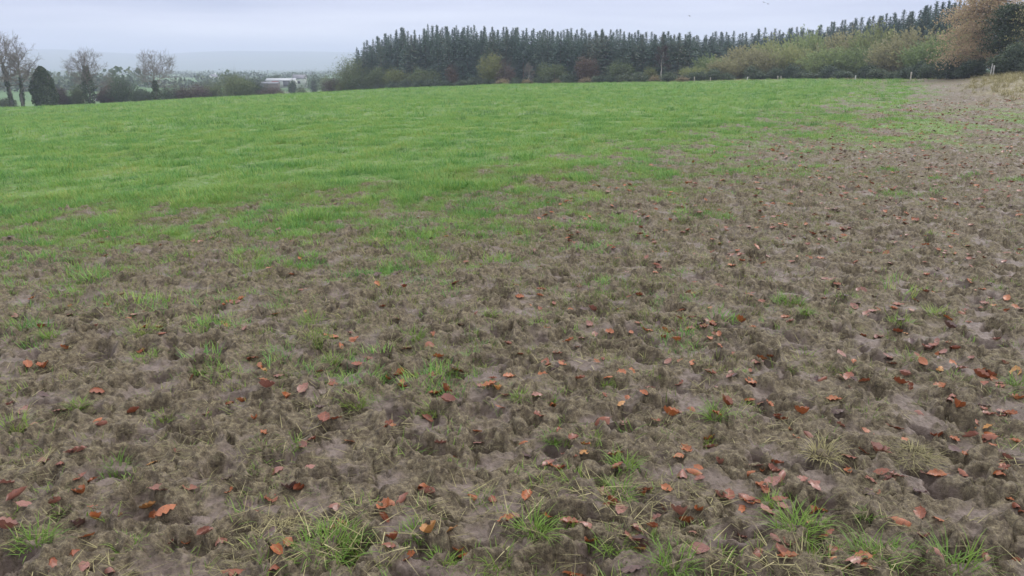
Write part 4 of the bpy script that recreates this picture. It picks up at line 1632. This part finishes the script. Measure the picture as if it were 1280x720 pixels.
LCOL = {
    'o': ('bright orange-brown', leaf_mat('leaf_orange', (.20, .058, .020), (.33, .108, .038), .42)),
    'c': ('copper-brown', leaf_mat('leaf_copper', (.13, .036, .017), (.22, .064, .028), .38)),
    'p': ('pinkish brown', leaf_mat('leaf_pinkish', (.16, .066, .048), (.25, .108, .080), .34)),
    'd': ('dark purple-brown', leaf_mat('leaf_dark', (.055, .028, .024), (.095, .05, .042), .35)),
    'y': ('yellowish tan', leaf_mat('leaf_tan', (.26, .115, .035), (.38, .19, .06), .5)),
}
SHAPES = [('flat', leaf_shape(900, 0, .12, .6)), ('flat', leaf_shape(901, .5, .1, 1)), ('curled', leaf_shape(902, 1.6, .25, 1)), ('curled', leaf_shape(903, 2.3, .3, 1)),
          ('rolled', leaf_shape(904, 4.0, .3, .5)), ('folded', leaf_shape(905, .3, 1.1, 1)), ('folded', leaf_shape(906, .4, .7, 1.5)), ('flat', leaf_shape(907, .8, .2, 1.6))]
LM = {}
for ck, (cn, mt) in LCOL.items():
    for si, (sn, (v, q, uv)) in enumerate(SHAPES):
        me = raw_mesh('beech_leaf', v, quads=q, smooth=True, mat=mt)
        attr(me, 'along', uv[:, 0])
        attr(me, 'across', uv[:, 1])
        LM[ck, si] = me

TR = """100,597,c 75,580,c 90,567,d 95,566,p 102,618,o 24,620,p 8,605,p 68,630,p 5,662,p 120,650,o 147,646,p 98,660,d 107,672,o 186,635,y 205,637,o 193,648,o 92,690,c 65,703,c 100,708,p 137,713,p 283,600,d 287,615,o 255,668,p 275,675,p 233,681,o 220,566,p 190,578,y 292,712,c
332,543,o 388,550,c 378,558,p 437,552,o 345,587,p 375,613,c 362,613,d 338,625,c 422,632,p 430,652,o 348,690,o 358,676,o 343,710,c 335,668,d 530,608,o 533,618,p 488,628,o 482,635,o 505,628,p 480,650,c 540,665,y 560,665,y 487,682,c 492,676,c 588,620,o 616,624,c 582,692,o 573,691,o 551,555,p 568,571,c 600,553,p 512,698,o
656,553,o 730,563,y 732,556,o 690,583,o 700,588,c 659,622,o 753,618,p 755,630,c 765,632,c 806,614,c 805,621,c 830,638,c 735,657,p 740,678,o 797,664,p 815,660,c 800,675,p 788,670,p 850,645,p 858,655,o 867,667,p 868,590,o 852,590,p 857,562,o 848,570,o 875,640,o 900,622,p 925,635,o 925,620,p 945,625,c 936,630,o 927,672,p 712,715,o 723,718,o 935,592,o 953,591,o 945,583,p 887,550,o
970,580,c 975,597,p 965,590,p 1010,543,p 1062,570,c 1080,566,c 1105,565,p 1090,599,c 1018,605,p 1172,548,c 1170,595,o 1157,592,p 1028,636,o 1015,643,o 1127,653,o 1150,643,c 1173,648,o 1155,673,p 1145,687,d 1172,690,p 1230,700,p 1048,688,c 1043,698,o 1070,690,c 1067,700,p 1055,710,c 1085,705,c 1033,665,c 970,673,p 985,682,p 1250,580,c 1255,587,c 1247,592,o 1256,575,p 1268,632,c 1275,640,c 1270,700,c 1232,543,o 1213,547,p 1235,546,c
81,437,o 55,461,o 120,487,c 167,516,c 120,527,o 127,533,p 75,512,p 52,410,c 88,384,o 87,393,p 17,393,p 120,409,p 181,409,o 203,417,c 280,382,o 301,375,o 238,475,c 285,505,c 303,503,o 257,518,p 10,507,p 47,530,p 316,447,c 318,525,o
345,393,o 330,477,o 326,457,o 333,465,y 348,470,p 409,418,o 425,434,o 400,465,c 422,457,c 478,384,c 500,400,p 505,360,c 535,430,c 540,448,d 548,447,o 540,467,c 518,470,c 503,470,o 485,475,o 502,485,o 545,492,o 557,490,c 560,503,p 535,525,c 485,532,c 405,523,c 420,525,c 357,498,o 635,472,o 622,488,y 632,495,p 626,510,o 594,392,p 573,465,c 596,540,o 575,425,p 510,435,o 635,430,c
663,380,o 711,427,o 728,422,p 722,435,p 697,442,c 685,458,o 650,443,c 740,388,p 798,370,c 805,413,o 812,412,o 845,427,o 830,423,c 838,440,d 902,432,o 915,440,c 888,385,o 889,403,p 925,403,o 952,450,o 947,453,p 757,470,o 757,495,c 785,498,o 775,505,y 670,493,p 690,505,o 675,520,c 838,520,o 937,500,o 947,505,p 915,470,d 850,480,c 751,525,c 850,387,c 862,365,c 780,530,p
1078,420,c 1122,415,c 1135,417,y 1117,386,o 1184,398,o 1186,410,d 1200,391,c 1145,377,o 1155,365,c 1228,362,o 1257,388,o 1115,455,c 1110,450,d 1130,470,p 1125,480,c 1137,486,c 1176,460,y 1270,465,y 1255,455,p 1228,467,d 1235,473,c 1190,495,c 1195,510,o 1187,500,p 1263,497,c 1272,500,o 1043,500,o 1045,515,d 1050,532,p 1003,518,o 975,525,c 972,520,c 1080,477,c 1055,473,o 1028,475,c 1230,508,d 1148,515,p 1250,520,p 1230,535,y 1118,535,c 963,447,o 1245,425,p 1190,435,p 1195,437,c"""
traced = [(float(a), float(b), c) for a, b, c in (s.split(',') for s in TR.split())]
while len(traced) < 298:
    px, py = rng.uniform(2, 1278), 360 + 355 * rng.random() ** 1.3
    if rng.random() > .35 + .65 * px / 1280:
        continue
    traced.append((px, py, rng.choice(list('ocpdc'))))
used, rows = {}, []
for i, (px, py, ck) in enumerate(traced[:298]):
    hit, nr = on_ground(px, py)
    if hit is None:
        continue
    si = int(rng.integers(0, len(SHAPES)))
    o = link(bpy.data.objects.new('beech_leaf', LM[ck, si]))
    nr = (nr + Vector((0, 0, 2.2))).normalized()
    if nr.z < 0:
        nr = -nr
    flip = rng.random() < .35
    q = nr.to_track_quat('Z', 'Y').to_matrix() @ Matrix.Rotation(rng.random() * 6.283, 3, 'Z') @ Matrix.Rotation((math.pi if flip else 0) + rng.normal() * .15, 3, 'X') @ Matrix.Rotation(rng.normal() * .14, 3, 'Y')
    o.rotation_euler = q.to_euler()
    s = rng.uniform(.80, 1.25)
    o.scale = (s, s, s)
    o.location = hit + nr * (.012 * s if flip and SHAPES[si][0] != 'flat' else .003)
    k = min(range(len(tuft_px)), key=lambda k: (tuft_px[k][0] - px) ** 2 + ((tuft_px[k][1] - py) * 1.3) ** 2)
    tx, tyy, tl = tuft_px[k]
    dx, dy = px - tx, py - tyy
    side = ('right of' if dx > 0 else 'left of') if abs(dx) > abs(dy) * 1.1 else ('below' if dy > 0 else 'above')
    rows.append((o, LCOL[ck][0], SHAPES[si][0], side, k, dx * dx + dy * dy))
short = {}
for k, (_, _, tl) in enumerate(tuft_px):
    w = tl.split(',')[0].split()
    short[k] = ' '.join(w[:11])
rows.sort(key=lambda r_: r_[5])
seen = {}
for o, cn, sn, side, k, _ in rows:
    key = (cn, sn, side, k)
    seen.setdefault(key, []).append(o)
for (cn, sn, side, k), os_ in seen.items():
    for i, o in enumerate(os_):
        w = (f'{sn} {cn} leaf {side} the ' if i == 0 and len(os_) == 1 else f'{"nearer" if i == 0 else "farther" if i == 1 else "farthest"} {sn} {cn} leaf {side} the ') + short[k]
        w = ' '.join(w.split()[:16])
        tag(o, w, 'leaf', 'fallen beech leaves on the mud')

# the hundreds of smaller, farther leaves
LC = proto_collection('small_leaves', [LM[c, s] for c in 'ocpocpd' for s in (0, 1, 2, 7)])
x, y = wedge(42000, 2.3, 46, 44, .62)
sd_ = field_side(x, y)
u = x / y
dens = 1.6 * sstep(2.0, -2.5, sd_) * (.25 + 1.0 * sstep(-.15, .5, u)) * (.12 + 1.5 * sstep(.0, .6, fbm(x / .45, y / .5, 3, 170))) * sstep(46, 18, y) * (.36 + .64 * sstep(4.5, 9, y))
keep = rng.random(len(x)) < dens
x, y = x[keep], y[keep]
P = np.stack([x, y, ground_z(x, y) + .003], -1)
scatter('fallen_leaves', 'small far-off fallen beech leaves scattered over the mud', 'leaves', LC, P, zrot(len(P), .22), rng.uniform(.65, 1.1, len(P)) * (1 + .018 * y), 6)


# ---------------------------------------------------------------- birds
M_BIRD = plain('dark_feathers', (.02, .02, .025), .6)


def bird_mesh():
    """a crow on the wing: tapered body with head, beak and tail, two bent wings of one surface"""
    st = [(-.26, .008, .05), (-.16, .03, .035), (-.04, .055, .055), (.08, .06, .06), (.16, .035, .035), (.20, .036, .038), (.245, .02, .02), (.29, .003, .004)]
    n = 8
    v, q = [], []
    for xx, a, b in st:
        for k in range(n):
            w = k * 6.283 / n
            v.append((xx, math.cos(w) * (b if xx > -.2 else .07), math.sin(w) * a))
    for i in range(len(st) - 1):
        for k in range(n):
            q.append((i * n + k, i * n + (k + 1) % n, (i + 1) * n + (k + 1) % n, (i + 1) * n + k))
    for s in (-1, 1):
        b = len(v)
        sec = [(.04, .10, -.08, .01), (.20, .13, -.10, .07), (.36, .09, -.11, .09), (.48, .0, -.10, .06)]
        for yy, le, te, zz in sec:
            v += [(le, s * yy, zz), ((le + te) / 2, s * yy, zz + .02), (te, s * yy, zz), ((le + te) / 2, s * yy, zz - .004)]
        for i in range(3):
            for k in range(4):
                q.append((b + i * 4 + k, b + i * 4 + (k + 1) % 4, b + (i + 1) * 4 + (k + 1) % 4, b + (i + 1) * 4 + k))
    return raw_mesh('bird', v, quads=q, smooth=True, mat=M_BIRD)


bm_ = bird_mesh()
for px, py, Y, rz, lb in ((862, 20, 185, .4, 'dark bird flying alone above the middle of the spruce wood'), (955, 3, 230, 2.0, 'faint upper bird of a pair at the top of the sky'), (960, 5, 236, 2.3, 'faint lower bird of a pair at the top of the sky'), (274, 87, 240, 1.0, 'dark bird flying low left over the valley hedge')):
    d = ray(px, py)
    o = link(bpy.data.objects.new('bird', bm_))
    o.location = (Y * d.x / d.y, Y, EYE + Y * d.z / d.y)
    o.rotation_euler = (.2, .1, rz)
    tag(o, lb, 'bird', 'birds in the air')
